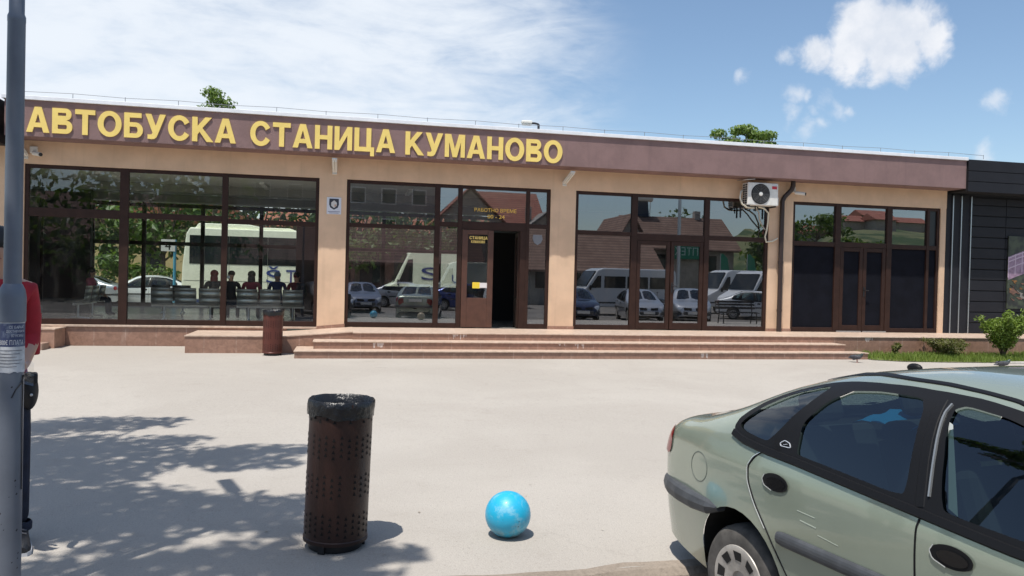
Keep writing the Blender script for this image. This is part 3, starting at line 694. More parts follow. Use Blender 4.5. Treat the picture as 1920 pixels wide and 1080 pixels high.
# outlines measured on the flank (x, z)
F_TOP = [(-.093, 1.065), (-.085, 1.105), (-.044, 1.148), (.027, 1.203), (.168, 1.275), (.348, 1.334), (.487, 1.358), (.667, 1.372), (.962, 1.376), (1.166, 1.368), (1.40, 1.335), (1.62, 1.265), (1.85, 1.14), (2.15, .965)]
F_BOT = [(2.12, .90), (1.483, .912), (1.271, .924), (1.087, .940), (.791, .962), (.59, .977), (.393, .990), (.191, 1.000), (.02, 1.018), (-.07, 1.034)]
DLO = chaikin(F_TOP+F_BOT, 1)
QG = chaikin([(-.052, 1.085), (-.026, 1.118), (.051, 1.182), (.193, 1.268), (.345, 1.318), (.405, 1.322), (.195, 1.038), (.111, 1.043), (.003, 1.055), (-.045, 1.068)], 3)
RG = chaikin([(.395, 1.018), (.372, 1.153), (.45, 1.262), (.535, 1.322), (.7, 1.341), (.945, 1.343), (1.003, .985), (.93, .978), (.666, .998), (.43, 1.014)], 3)
FG = chaikin([(1.163, .968), (1.068, 1.318), (1.11, 1.338), (1.30, 1.318), (1.55, 1.25), (1.78, 1.13), (2.02, .97), (1.98, .945), (1.5, .946), (1.25, .958)], 3)
def arc_hole(cx, cz, rx, rz):
    L = [(cx+rx*math.cos(a), cz+rz*math.sin(a)) for a in [math.pi*(1+i/16)*-1+2*math.pi for i in range(17)]]
    L = [(cx-rx*math.cos(math.pi*i/16), cz+rz*math.sin(math.pi*i/16)) for i in range(17)]
    return L
WB = 2.67
def arch_poly(cx):
    L = arc_hole(cx, .335, .335, .325); lo = [(cx+.345, .26), (cx+.345, .02), (cx-.345, .02), (cx-.345, .26)]
    P_ = []
    for x, z in L+lo: P_.append((x, max(-.02, (z-cB(x))/(cS(x)-cB(x)))*US if z < cS(x) else z2u(x, z)*US))
    return P_
m_paint = pbr('sage_green_paint', (.315, .36, .285), .26, .40, var=.025, vscale=5, coat=1.0)
m_cblack = pbr('car_black_trim', (.007, .007, .008), .5, spec=.22)
m_bump = pbr('bumper_grey', (.060, .064, .070), .55, var=.2, vscale=10)
m_cglass = glass('car_glass', (.30, .38, .37), .045, .30)
m_tyre = pbr('tyre_rubber', (.085, .078, .07), .85, var=.3, vscale=12)
m_cover = pbr('wheel_cover', (.46, .43, .39), .45, .35, var=.2, vscale=14)
m_lampr = pbr('tail_lamp_red', (.22, .008, .010), .2, coat=.5)
m_lampw = pbr('head_lamp', (.7, .72, .75), .1, .3, coat=.8)
m_seat = pbr('car_seat_cloth', (.06, .065, .07), .85)
m_nearblack = pbr('wheel_well', (.012, .011, .010), .9)
m_plate = pbr('number_plate', (.75, .75, .72), .4)
def build_wheel(car, x, y, sg):
    """sg -1 = right side; tyre is the part, cover its sub-part"""
    T = Matrix.Translation((x, y, .275)) @ Matrix.Rotation(rad(90)*(1 if sg < 0 else -1), 4, 'X') @ Matrix.Diagonal((.95, .95, 1, 1))
    w_ = .095
    t = MB().lathe([(.195, -w_), (.225, -w_-.004), (.262, -w_+.002), (.287, -w_+.012), (.301, -w_+.03), (.306, -.03), (.307, 0), (.306, .03), (.301, w_-.03), (.287, w_-.012), (.262, w_-.002), (.225, w_+.004), (.195, w_)], n=48, T=T)
    for r_ in (.245, .270): pass
    wo = t.build('wheel', m_tyre, car, smooth=50)
    c = MB().lathe([(.0, w_-.012), (.028, w_-.012), (.032, w_-.018), (.055, w_-.018), (.062, w_-.006), (.095, w_-.004), (.15, w_+.004), (.178, w_+.010), (.197, w_+.006), (.203, w_-.006), (.203, w_-.03)], n=48, T=T)
    co = c.build('wheel_cover', m_cover, wo, smooth=50)
    sl = MB()
    for k in range(9):
        a = 2*math.pi*k/9+.2
        R_ = T @ Matrix.Rotation(a, 4, 'Z')
        q = [(.118, -.024), (.168, -.033), (.168, .033), (.118, .024)]
        zz = [w_+.0015, w_+.0090, w_+.0090, w_+.0015]
        vs = [R_ @ Vector((px, py, z)) for (px, py), z in zip(q, zz)]
        sl.quad(*vs)
    sl.build('cover_slots', m_nearblack, wo)  # dark quads painted on the closed cover for the shade in its slots
    return wo
def make_car(label, loc, rz, pitch=0.0, group=None):
    car = thing('parked_car', label, 'car', loc, group=group)
    car.rotation_euler = (0, pitch, rz)
    k = 1
    # painted shell: one sheet in (x,u) with holes for windows and wheel arches
    X0, X1 = -.89, 3.6
    outer = [(X0, 0), (X1, 0), (X1, 2*US), (X0, 2*US)]
    rear = chaikin([(-.46, 1.64*US), (.20, 1.70*US), (.27, 1.78*US), (.29, 1.999*US), (-.50, 1.999*US), (-.50, 1.72*US)], 1)
    wind = chaikin([(2.36, 1.62*US), (1.72, 1.70*US), (1.66, 1.8*US), (1.62, 1.999*US), (2.42, 1.999*US), (2.42, 1.70*US)], 1)
    inner = chaikin([(x, z) for x, z in [(p[0]*.994+.006, p[1]) for p in DLO]], 0)
    cxm, czm = .95, 1.16
    inner = [(cxm+(x-cxm)*.975, czm+(z-czm)*.93) for x, z in DLO]
    holes = [XZ(inner), arch_poly(0), arch_poly(WB), rear, wind]
    body = patch(outer, holes, 0, .042)
    for xe in (X0, X1):
        sec = [cpt(xe, 2*i/24) for i in range(25)]
        ring = [(p.x, p.y, p.z) for p in sec]+[(p.x, -p.y, p.z) for p in sec[-2::-1]]
        body.add(ring, [tuple(range(len(ring)))])
    bo = body.build('body', m_paint, car, smooth=50)
    mdf = bo.modifiers.new('weld', 'WELD'); mdf.merge_threshold = .0008
    MB().box(-.62, 3.2, -.66, .66, .20, .24).build('underbody', m_nearblack, car)
    # window surrounds and glass
    for sd_ in 'RL': patch(XZ(DLO), [XZ(QG), XZ(RG), XZ(FG)], .006, .05, only=sd_).build('window_surround', m_cblack, car, smooth=60)
    for sd_ in 'RL': strip([(-.085, 1.035), (.02, 1.010), (.191, .994), (.393, .984), (.791, .955), (1.087, .934), (1.483, .905), (2.1, .893)], .038, .014, only=sd_).build('belt_moulding', m_cblack, car, smooth=50)
    for sd_ in 'RL': strip([(1.075, .955), (1.035, 1.15), (1.0, 1.345)], .05, .0085, only=sd_).build('door_pillar', m_cblack, car, smooth=50)
    for sd_ in 'RL': strip([(1.105, 1.0), (1.078, 1.15), (1.045, 1.30), (1.052, 1.335)], .010, .014, only=sd_).build('pillar_bead', pbr('bead_grey', (.30, .31, .31), .3, .5), car, smooth=50)
    for gl in (QG, RG, FG):
      for sd_ in 'RL': patch(XZ(gl), (), -.004, .06, only=sd_).build('side_window', m_cglass, car, smooth=60)
    patch(rear, (), -.003, .06).build('rear_window', m_cglass, car, smooth=60)
    patch([(-.47, 1.62*US), (-.40, 1.645*US), (-.40, 1.74*US), (-.50, 1.74*US)], (), .004, .03).build('window_seal', m_cblack, car)
    patch(wind, (), -.003, .06).build('windscreen', m_cglass, car, smooth=60)
    for sd_ in 'RL': strip([(.20, 1.335), (.36, 1.378), (.58, 1.403), (.937, 1.405), (1.133, 1.393), (1.291, 1.378), (1.55, 1.305), (1.75, 1.215)], .012, .005, only=sd_).build('roof_ditch', m_cblack, car, smooth=50)
    # door cuts, handles, trim, fuel flap, badge, lamps
    for sd_ in 'RL':
        for ln_ in ([(.191, 1.0), (.125, .956), (.091, .898), (.100, .828), (.154, .738), (.24, .631), (.326, .508), (.40, .40), (.47, .28)], [(1.087, .938), (1.076, .869), (1.077, .791), (1.081, .697), (1.10, .45), (1.12, .26)], [(2.12, .90), (2.16, .70), (2.16, .42)]):
            strip(ln_, .009, .0025, only=sd_).build('panel_gap', m_cblack, car, smooth=50)
    for sd_ in 'RL': strip([(.187, .998), (.116, .954), (.082, .898), (.091, .826), (.145, .735), (.232, .628)], .006, .004, only=sd_).build('door_edge', pbr('bare_edge', (.75, .78, .74), .25, .6), car, smooth=50)  # bright line painted along the door cut for its highlight
    for hx, hz in ((.30, .866), (1.235, .818)):
      for sd_ in 'RL':
        el = lambda a, b, dx=0, dz=0: [(hx+dx+a*math.cos(t), hz+dz+b*math.sin(t)) for t in [2*math.pi*i/28 for i in range(28)]]
        ho = patch(XZ(el(.088, .041)), (), .007, .02, only=sd_).build('door_handle', m_cblack, car, smooth=50)
        patch(XZ(el(.064, .026, .006, -.003)), (), .0105, .02, only=sd_).build('grip_pocket', pbr('gloss_black', (.004, .004, .005), .2), ho, smooth=50)
        strip([(hx-.02, hz-.042), (hx-.076, hz-.027), (hx-.091, hz), (hx-.076, hz+.025)], .005, .008, only=sd_).build('handle_rim', pbr('rim_bright', (.7, .72, .7), .25, .5), ho, smooth=50)
    for sg in (-1, 1):
        tm = MB()
        pth = [.318, .325, .36]+[.45+.1*i for i in range(17)]+[2.11, 2.125]
        rows = []
        for i, x in enumerate(pth):
            e = 1 if 1 < i < len(pth)-2 else (.35 if i in (0, len(pth)-1) else .8)
            p = cpt(x, z2u(x, .615)); rows.append([(x, sg*(p.y+.003+.020*e*max(0, math.cos(a))), .615+.034*e*math.sin(a)) for a in [-math.pi/2+math.pi*j/8 for j in range(9)]])
        for r0, r1 in zip(rows[:-1], rows[1:]):
            for j in range(8): tm.quad(r0[j], r0[j+1], r1[j+1], r1[j])
        tm.build('side_moulding', m_bump, car, smooth=50)
    fl = [(-.350+.088*math.cos(t), .798+.080*math.sin(t)) for t in [2*math.pi*i/30 for i in range(31)]]
    strip(fl, .005, .0015, both=False).build('fuel_flap', pbr('gap_grey', (.09, .11, .09), .5), car, smooth=50)
    bd = strip([(.285, 1.034), (.275, 1.045), (.30, 1.062), (.335, 1.055), (.350, 1.035), (.285, 1.034)], .004, .009, both=False); strip([(.30, 1.042), (.325, 1.048)], .002, .009, bd, both=False); bd.build('badge', pbr('badge_bright', (.7, .72, .75), .3, .4), car)
    for sd_ in 'RL':
        tl = patch(XZ(chaikin([(-.835, .80), (-.74, .79), (-.71, .82), (-.70, .88), (-.715, .95), (-.80, .945)], 1)), (), .006, .03, only=sd_)
        patch([(-.875, 1.05*US), (-.848, 1.05*US), (-.836, 1.25*US), (-.836, 1.70*US), (-.862, 1.70*US), (-.872, 1.3*US)], (), .006, .02, tl, only=sd_); tl.build('tail_lamp', m_lampr, car, smooth=50)
        patch([(3.18, .86*US), (3.40, .72*US), (3.52, .80*US), (3.54, 1.3*US), (3.50, 1.62*US), (3.42, 1.5*US), (3.30, 1.12*US)], (), .008, .04, only=sd_).build('headlamp', m_lampw, car, smooth=50)
    patch([(3.50, 1.66*US), (3.57, 1.6*US), (3.575, 1.99*US), (3.52, 1.99*US)], (), .008, .03).build('grille', m_cblack, car)
    patch([(3.585, 1.8*US), (3.598, 1.8*US), (3.598, 1.99*US), (3.585, 1.99*US)], (), .012, .03).build('badge_front', m_steel, car)
    MB().box(3.655, 3.668, -.26, .26, .40, .51).build('number_plate', m_plate, car)
    MB().box(-.868, -.852, -.25, .25, .80, .90, Matrix.Translation((-.015, 0, 0))).build('number_plate', m_plate, car)
    for ln_, w_ in (([(.45, .775), (.56, .770)], .004), ([(.47, .735), (.57, .728)], .006), ([(.58, .70), (.70, .69)], .003)):
        strip(ln_, w_, .0012, both=False).build('scratch', pbr('scratch_pale', (.38, .42, .35), .5), car)
    # bumpers: grey band sweeping round each end, painted lower apron is the shell itself
    def bumper(rear_):
        b = MB(); rows = []
        if rear_:
            pl = [(-.165, .852), (-.25, .862), (-.40, .858), (-.56, .838), (-.70, .80), (-.80, .752), (-.875, .68), (-.915, .56), (-.935, .40), (-.945, .2), (-.948, 0)]
            zlo = lambda i: .555-.0*i if i > 1 else (.60 if i == 0 else .565); zhi = lambda i: .645+.002*min(i, 6) if i else .638
        else:
            pl = [(3.02, .80), (3.1, .806), (3.25, .77), (3.38, .71), (3.5, .62), (3.58, .50), (3.62, .35), (3.64, .18), (3.645, 0)]
            zlo = lambda i: .36; zhi = lambda i: .52
        full = [(x, -y) for x, y in pl]+[(x, y) for x, y in pl[-2::-1]]; n_ = len(full); idx = list(range(len(pl)))+list(range(len(pl)-2, -1, -1))
        for (x, y), i in zip(full, idx):
            cx_, cy_ = (x-.4, y) if rear_ else (x-3.0, y)
            d = Vector((-.15 if rear_ else .15, y, 0)) if i < 4 else Vector((-.6 if rear_ else .6, y, 0)); d.normalize()
            zl, zh = zlo(i), zhi(i); zm = (zl+zh)/2
            rows.append([(x-d.x*.05, y-d.y*.05, zl), (x-d.x*.012, y-d.y*.012, zl), (x, y, zl+.012), (x+d.x*.008, y+d.y*.008, zm), (x, y, zh-.014), (x-d.x*.014, y-d.y*.014, zh), (x-d.x*.06, y-d.y*.06, zh+.003)])
        for r0, r1 in zip(rows[:-1], rows[1:]):
            for j in range(6): b.quad(r0[j], r0[j+1], r1[j+1], r1[j])
        b.add(rows[0], [tuple(range(7))]); b.add(rows[-1], [tuple(range(7))])
        return b.build('bumper', m_bump, car, smooth=50)
    bumper(True); bumper(False)
    # wheels, wells
    for wx in (0, WB):
        for sg in (-1, 1):
            wl = MB()
            n_ = 20; ring = [(wx+.345*math.cos(math.pi*i/n_), .31+.36*math.sin(math.pi*i/n_)) for i in range(n_+1)]
            yo = lambda a, b: car_y(a, max(b, cB(a)+.01))-.008
            for (a, b), (c, d) in zip(ring[:-1], ring[1:]): wl.quad((a, sg*yo(a, b), b), (c, sg*yo(c, d), d), (c, sg*.5, d), (a, sg*.5, b))
            wl.add([(a, sg*.5, b) for a, b in ring], [tuple(range(n_+1))])
            wl.build('wheel_well', m_nearblack, car)
        for sg in (-1, 1): build_wheel(car, wx, sg*.735, sg)
    # cabin
    ca = MB().box(-.45, 2.3, -.74, .74, .241, .30).box(-.60, .12, -.62, .62, .60, .98).box(1.95, 2.38, -.70, .70, .62, .93)
    ca.build('cabin_floor', m_nearblack, car)
    def seat(x, y, w):
        s_ = MB()
        s_.box(x, x+.48, y-w/2, y+w/2, .34, .50)
        T = Matrix.Translation((x+.02, y, .50)) @ Matrix.Rotation(rad(-18), 4, 'Y'); s_.box(-.10, .03, -w/2+.01, w/2-.01, -.05, .62, T)
        s_.box(-.08, .0, -.13, .13, .64, .80, T)
        o = s_.build('seat', m_seat, car, bevel=.04); return o
    seat(1.25, -.36, .48); seat(1.25, .36, .48); seat(.30, -.36, .60); seat(.30, .36, .60)
    sw = MB(); Tw = Matrix.Translation((1.80, .36, .86)) @ Matrix.Rotation(rad(-62), 4, 'Y')
    sw.tube([Tw @ Vector((.185*math.cos(t), .185*math.sin(t), 0)) for t in [2*math.pi*i/24 for i in range(25)]], .014, 8); sw.box(-.03, .03, -.18, .18, -.012, .012, Tw)
    sw.build('steering_wheel', m_cblack, car, smooth=50)
    sb = MB().quad((1.16, -.80, .97), (1.20, -.80, .95), (1.095, -.70, 1.27), (1.075, -.70, 1.28)); sb.build('seat_belt', pbr('belt_grey', (.45, .48, .46), .7), car)
    MB().ball((.37, -.05, 1.402), (.045, .02, .024), 12, 8).build('antenna_base', m_cblack, car, smooth=60)
    return car
hero = make_car('sage green hatchback with black window surrounds parked beside the kerb, in the foreground', (2.82, -13.74, -.135), rad(-79.8), rad(-.8))
def carw(v): return hero.matrix_basis @ Vector(v)
random.seed(3)
def cloth(name, label, c, sx, sy, sz, mat, sd):
    mb = MB(); n = 16
    vs = []
    for j in range(n):
        for i in range(n):
            a = (i/(n-1)-.5)*2; b = (j/(n-1)-.5)*2; r_ = 1+.35*noise.noise(Vector((a*1.5+sd, b*1.5, 0)))
            vs.append(carw((c[0]+a*sx*r_, c[1]+b*sy*r_, c[2]+sz*(1-a*a*.6-b*b*.6)+sz*.7*noise.noise(Vector((a*2.2, b*2.2, sd))))))
    mb.add(vs, [(j*n+i, j*n+i+1, (j+1)*n+i+1, (j+1)*n+i) for j in range(n-1) for i in range(n-1)])
    o = mb.build(name, mat, smooth=180); return tag(o, label, 'cloth')
cloth('cloth', 'bright blue cloth lying on the rear shelf inside the green car', (.0, .34, 1.03), .16, .22, .07, pbr('cloth_blue', (.02, .30, .65), .8), 1)  # added sheet stands in for a cyan reflection in the car's glass
# ------------------------------------------------------------------ people
def skin_body(name, verts, edges, radii, mats, zone, parent, sub=2, world=False):
    """grow one continuous body from a joint skeleton; zone(p) gives the material slot"""
    me = bpy.data.meshes.new(name); bm = bmesh.new(); ly = bm.verts.layers.skin.verify()
    vs = []
    for i, (p, r_) in enumerate(zip(verts, radii)):
        v = bm.verts.new(p); v[ly].radius = r_ if isinstance(r_, tuple) else (r_, r_); v[ly].use_root = (i == 0); vs.append(v)
    for a, b in edges: bm.edges.new((vs[a], vs[b]))
    bm.to_mesh(me); bm.free(); ob = bpy.data.objects.new(name, me); COL.objects.link(ob)
    ob.modifiers.new('s', 'SKIN').use_smooth_shade = True; m2 = ob.modifiers.new('d', 'SUBSURF'); m2.levels = sub; m2.render_levels = sub
    dg = bpy.context.evaluated_depsgraph_get(); dg.update(); nm = bpy.data.meshes.new_from_object(ob.evaluated_get(dg))
    bpy.data.objects.remove(ob); bpy.data.meshes.remove(me); nm.name = name
    nm.materials.clear()
    for m in mats: nm.materials.append(m)
    for p in nm.polygons: p.material_index = zone(p.center); p.use_smooth = True
    o = bpy.data.objects.new(name, nm); COL.objects.link(o); o.parent = parent
    return o
m_skin = pbr('skin', (.50, .29, .20), .55, var=.06, vscale=8)
def face(root, c, r_, hair, hmat, yaw_=0.0):
    """nose, eyes, mouth, ears on a head centred at c (facing -y), plus hair"""
    T = Matrix.Translation(c) @ Matrix.Rotation(yaw_, 4, 'Z')
    f = MB(); f.ball(T @ Vector((0, -r_*1.0, -.012)), (.014, .018, .022), 10, 8)
    for s_ in (-1, 1): f.ball(T @ Vector((s_*r_*.80, .01, 0)), (.012, .022, .032), 10, 8)
    f.build('nose_and_ears', m_skin, root, smooth=180)
    for s_ in (-1, 1): MB().ball(T @ Vector((s_*.032, -r_*.90, .02)), (.013, .008, .008), 10, 8).build('eye', pbr('eye_dark', (.02, .015, .012), .2), root, smooth=180)
    MB().ball(T @ Vector((0, -r_*.88, -.055)), (.024, .008, .006), 10, 6).build('mouth', pbr('lips', (.35, .12, .10), .5), root, smooth=180)
    h = MB()
    if hair == 'short': h.ball(T @ Vector((0, .022, .045)), (r_*.93, r_*1.02, r_*.98), 20, 12)
    elif hair == 'long':
        h.ball(T @ Vector((0, .025, .04)), (r_*1.08, r_*1.08, r_*1.05), 20, 12); h.ball(T @ Vector((0, .06, -.12)), (r_*1.02, r_*.62, .20), 18, 12)
    elif hair == 'cap':
        h.ball(T @ Vector((0, .015, .05)), (r_*.98, r_*1.08, r_*.85), 20, 12); h.box(-.075, .075, -r_*1.9, -r_*.6, .055, .067, T)
    if h.v: h.build('cap' if hair == 'cap' else 'hair', hmat, root, smooth=60)
def hand(mb, c, d, side, curl=.5, s_=1.0):
    """palm with four unequal bent fingers and a thumb; d = direction fingers point, side = thumb side"""
    c = Vector(c); d = Vector(d).normalized(); sd_ = Vector(side); sd_ = (sd_-d*sd_.dot(d)).normalized(); n = d.cross(sd_)
    R_ = Matrix((sd_, d, n)).transposed().to_4x4(); R_.translation = c
    b = MB(); b.ball((0, .045, 0), (.042, .055, .016), 12, 8)
    mb.add([R_ @ (Vector(v)*s_) for v in b.v], b.f)
    for i, (ox, ln) in enumerate(((.028, .072), (.010, .080), (-.010, .075), (-.028, .058))):
        p0 = Vector((ox, .085, 0)); a1 = curl*.5; a2 = curl*1.3; a3 = curl*1.9
        p1 = p0+Vector((0, math.cos(a1), -math.sin(a1)))*ln*.45; p2 = p1+Vector((0, math.cos(a2), -math.sin(a2)))*ln*.32; p3 = p2+Vector((0, math.cos(a3), -math.sin(a3)))*ln*.26
        mb.tube([R_ @ (p*s_) for p in (p0-Vector((0, .02, 0)), p0, p1, p2, p3)], [.0095*s_, .0095*s_, .0088*s_, .008*s_, .006*s_], 8)
    mb.tube([R_ @ (Vector(p)*s_) for p in ((.030, .02, 0), (.052, .045, -.008), (.060, .072, -.016), (.056, .095, -.024))], [.012*s_, .011*s_, .010*s_, .007*s_], 8)
def seated(label, loc, rz, shirt, hair, hmat, legs=(.03, .035, .05), mask=None, turn=0.0):
    r_ = thing('person', label, 'person', loc, rz, 'people waiting on the benches inside', sc=.88)
    V = [(0, 0, .50), (0, .03, .72), (0, .02, .98), (0, .01, 1.07), (0, -.01, 1.19), (0, -.01, 1.27), (-.19, .02, 1.0), (-.25, -.05, .75), (-.18, -.25, .62), (-.16, -.32, .60), (.19, .02, 1.0), (.25, -.05, .75), (.18, -.25, .62), (.16, -.32, .60),
         (-.11, -.02, .49), (-.13, -.43, .50), (-.13, -.45, .10), (.11, -.02, .49), (.13, -.43, .50), (.13, -.45, .10), (-.13, -.58, .05), (.13, -.58, .05)]
    E_ = [(0, 1), (1, 2), (2, 3), (3, 4), (4, 5), (2, 6), (6, 7), (7, 8), (8, 9), (2, 10), (10, 11), (11, 12), (12, 13), (0, 14), (14, 15), (15, 16), (16, 20), (0, 17), (17, 18), (18, 19), (19, 21)]
    Rr = [(.16, .12), (.15, .11), (.15, .10), .055, (.085, .10), (.075, .085), .065, .048, .036, .03, .065, .048, .036, .03, .09, .065, .05, .09, .065, .05, .04, .04]
    ms = [pbr('cloth_%02d' % int(shirt[0]*97+shirt[1]*53+shirt[2]*29), shirt, .85, var=.1), pbr('dark_trousers', legs, .85), m_skin, pbr('shoe_dark', (.03, .03, .03), .6)]
    def zn(p):
        if p.z > 1.06: return 2
        if p.z < .09: return 3
        if p.y < -.24 and p.z > .55 and abs(p.x) > .05: return 2
        if p.z < .56: return 1
        return 0
    skin_body('body', V, E_, Rr, ms, zn, r_, 2)
    hm = MB(); hand(hm, (-.16, -.32, .60), (.1, -1, -.2), (1, 0, 0), .6); hm.build('hand', m_skin, r_, smooth=60)
    hm = MB(); hand(hm, (.16, -.32, .60), (-.1, -1, -.2), (-1, 0, 0), .6); hm.build('hand', m_skin, r_, smooth=60)
    face(r_, Vector((0, -.015, 1.225)), .098, hair, hmat, turn)
    if mask:
        T = Matrix.Translation((0, -.015, 1.225)) @ Matrix.Rotation(turn, 4, 'Z')
        MB().ball(T @ Vector((0, -.055, -.05)), (.066, .06, .05), 14, 10).build('face_mask', pbr('mask_white', (.8, .8, .8), .7), r_, smooth=180)
    return r_
# ------------------------------------------------------------------ waiting benches (perforated steel seats on a beam)
def perfmat():
    m = bpy.data.materials.new('perforated_steel'); m.use_nodes = True; t = NT(m.node_tree); b = t.n['Principled BSDF']
    b.inputs['Metallic'].default_value = .7; b.inputs['Roughness'].default_value = .38
    o = t.add('ShaderNodeTexCoord').outputs['Object']; v = t.add('ShaderNodeTexVoronoi'); v.inputs['Scale'].default_value = 45; v.inputs['Randomness'].default_value = 0; t.link(o, v.inputs['Vector'])
    t.link(t.mix(t.maprange(v.outputs['Distance'], .30, .38), (.03, .03, .03), (.62, .61, .56)), b.inputs['Base Color']); return m
m_perf = perfmat()
def bench(label, loc, rz, n=3):
    r_ = thing('waiting_bench', label, 'bench', loc, rz, 'perforated steel waiting benches inside the hall', sc=.89); w_ = .58
    MB().box(-n*w_/2, n*w_/2, -.03, .03, .36, .42).build('beam', m_steel, r_)
    for sx in (-1, 1):
        MB().cyl((sx*(n*w_/2-.3), 0, .36), (sx*(n*w_/2-.3), 0, .04), .03).tube([(sx*(n*w_/2-.3), -.28, .02), (sx*(n*w_/2-.3), 0, .05), (sx*(n*w_/2-.3), .28, .02)], .022).build('leg', m_steel, r_)
    for k in range(n):
        x = (k-(n-1)/2)*w_; prof = [(-.24, .455), (-.20, .445), (0, .43), (.17, .425), (.21, .46), (.235, .60), (.265, .78), (.27, .86)]
        s_ = MB()
        for (a, b), (c, d) in zip(prof[:-1], prof[1:]):
            s_.quad((x-w_*.45, a, b), (x+w_*.45, a, b), (x+w_*.45, c, d), (x-w_*.45, c, d))
        o = s_.build('seat', m_perf, r_, smooth=60); so_ = o.modifiers.new('t', 'SOLIDIFY'); so_.thickness = .008
    return r_
BY = 1.75
bench('steel bench behind the second pane with its back to the window', (-3.62, BY, .5), rad(180), 3)
bench('steel bench behind the third pane with its back to the window', (-1.75, BY, .5), rad(180), 3)
bench('steel bench standing sideways along the inner left wall', (-6.0, 2.4, .5), rad(-90), 3)
b4 = bench('steel bench farther back in the hall behind the first pane', (-4.6, 5.0, .5), rad(180), 2)
hb = pbr('hair_black', (.012, .010, .009), .5); hr = pbr('hair_red', (.16, .012, .012), .5)
seated('seated person with long dark red hair seen from behind', (-3.05, BY+.10, .5), rad(180), (.03, .03, .035), 'long', hr)
seated('seated person in a black cap and white face mask looking sideways', (-2.70, BY+.25, .5), rad(180), (.015, .015, .018), 'cap', hb, mask=True, turn=rad(130))
seated('seated person with dark hair and red top half hidden by the mullion', (-2.22, BY+.2, .5), rad(180), (.25, .03, .05), 'long', hb)
seated('seated person in a blue shirt and light blue cap', (-1.72, BY+1.3, .5), rad(180), (.03, .06, .16), 'cap', pbr('cap_blue', (.25, .33, .45), .7))
seated('seated person all in black near the right end of the bench', (-1.2, BY+.5, .5), rad(180), (.02, .02, .025), 'short', hb)
seated('seated person in a pink top on the sideways bench', (-6.05, 3.0, .5), rad(90), (.55, .10, .18), 'long', hb)
# ------------------------------------------------------------------ behind the station: coach, stop sign, trees, house
m_cream = pbr('coach_cream', (.84, .84, .68), .35, var=.05, coat=.3); m_bglass = pbr('coach_glass', (.012, .016, .018), .12); m_blue = pbr('lettering_blue', (.03, .05, .20), .5)
def coach(label, x0, x1, y, zt):
    r_ = thing('coach', label, 'bus', ((x0+x1)/2, y, 0)); W_ = 2.5; k = dict(parent=r_, world=True)
    pr = [(x0+.10, .45), (x0+.0, .9), (x0+.03, 1.9), (x0+.16, zt-.55), (x0+.30, zt-.30), (x1-.4, zt-.30), (x1-.05, 2.2), (x1, .9), (x1-.05, .45)]
    MB().prism(pr, y, y+W_).build('body', m_cream, bevel=.05, **k)
    MB().prism([(x0+.45, zt-.299), (x0+.60, zt-.10), (x0+2.6, zt-.10), (x0+3.2, zt-.2), (x1-1.5, zt-.2), (x1-1.2, zt-.299)], y+.25, y+W_-.25).build('roof_pod', m_cream, bevel=.03, **k)
    wx = [x0+.30+i*1.55 for i in range(int((x1-x0-.8)/1.55)+1)]
    for a, b in zip(wx[:-1], wx[1:]): MB().box(a, b-.012, y-.012, y-.002, 1.95, zt-.62).build('side_window', m_bglass, **k)
    pl = MB()
    for a in wx[1::1]: pl.box(a, a+.012, y-.006, y-.001, .95, 1.9)
    pl.box(x0+.1, x1-.1, y-.006, y-.001, 1.25, 1.262); pl.build('panel_gap', m_nearblack, **k)
    MB().box(x0+.5, x1-.4, y-.004, y+.5, .36, .48).build('skirt', pbr('coach_blue', (.02, .04, .12), .4), **k)
    for a in (x0+2.2, x1-2.4):
        for yy in (y+.02, y+W_-.3):
            T = Matrix.Translation((a, yy, .5)) @ Matrix.Rotation(rad(90), 4, 'X')
            MB().lathe([(0, 0), (.28, -.01), (.30, .02), (.46, .03), (.5, -.02), (.5, -.26), (0, -.28)], n=28, T=T).build('wheel', m_tyre, smooth=40, **k)
    MB().box(x1-.06, x1-.02, y+.2, y+W_-.2, 1.2, zt-.7).build('windscreen', m_bglass, **k)
    return r_
co = coach('cream yellow coach with dark windows and blue lettering behind the hall', -6.65, -.9, 16.5, 3.75)
for s_, x, z, hgt, ft in (('Š', -3.30, 1.22, .70, .58), ('T', -2.50, 1.22, .56, .40)):
    text_obj('lettering', s_, m_blue, x, 16.485, z, hgt, ext=.003, fit=ft, parent=co)
sg4 = thing('stop_sign', 'white bay sign with number 4 on a light blue post behind the hall', 'sign', (-6.05, 12.0, -.06))
MB().cyl((-6.0, 12, -.06), (-6.0, 12, 2.75), .05).build('post', pbr('post_blue', (.10, .38, .55), .5), sg4, True)
MB().box(-6.45, -5.98, 11.94, 11.95, 2.33, 2.75).build('plate', pbr('sign_white', (.8, .8, .78), .5), sg4, True)
text_obj('lettering', '4', m_black, -6.32, 11.938, 2.38, .30, ext=.002, parent=sg4)
lt = thing('street_lamp', 'yard lamp with a flat white head rising behind the flat roof', 'street lamp', (7.72, 14, 0))
MB().cyl((7.72, 14, -.1), (7.72, 14, 8.12), .07, .05).build('pole', pbr('lamp_pole_dark', (.03, .03, .035), .5), lt, True)
MB().tube([(7.72, 14, 8.02), (7.70, 14, 8.13), (7.55, 13.98, 8.15), (7.36, 13.95, 8.14)], .045).build('arm', pbr('lamp_pole_dark', (.03, .03, .035), .5), lt, True)
MB().box(6.98, 7.42, 13.85, 14.05, 8.11, 8.23).box(7.0, 7.40, 13.87, 14.03, 8.04, 8.11).build('lamp_head', pbr('lamp_head_white', (.75, .73, .66), .5), lt, True, bevel=.03)
hs = thing('house', 'low yellow walled house seen through the hall between the trees', 'house', (-10.5, 34, 0))
MB().box(-16, -5, 33, 40, -.1, 4.6).build('wall', pbr('yellow_wall', (.55, .43, .22), .85, var=.1), hs, True)
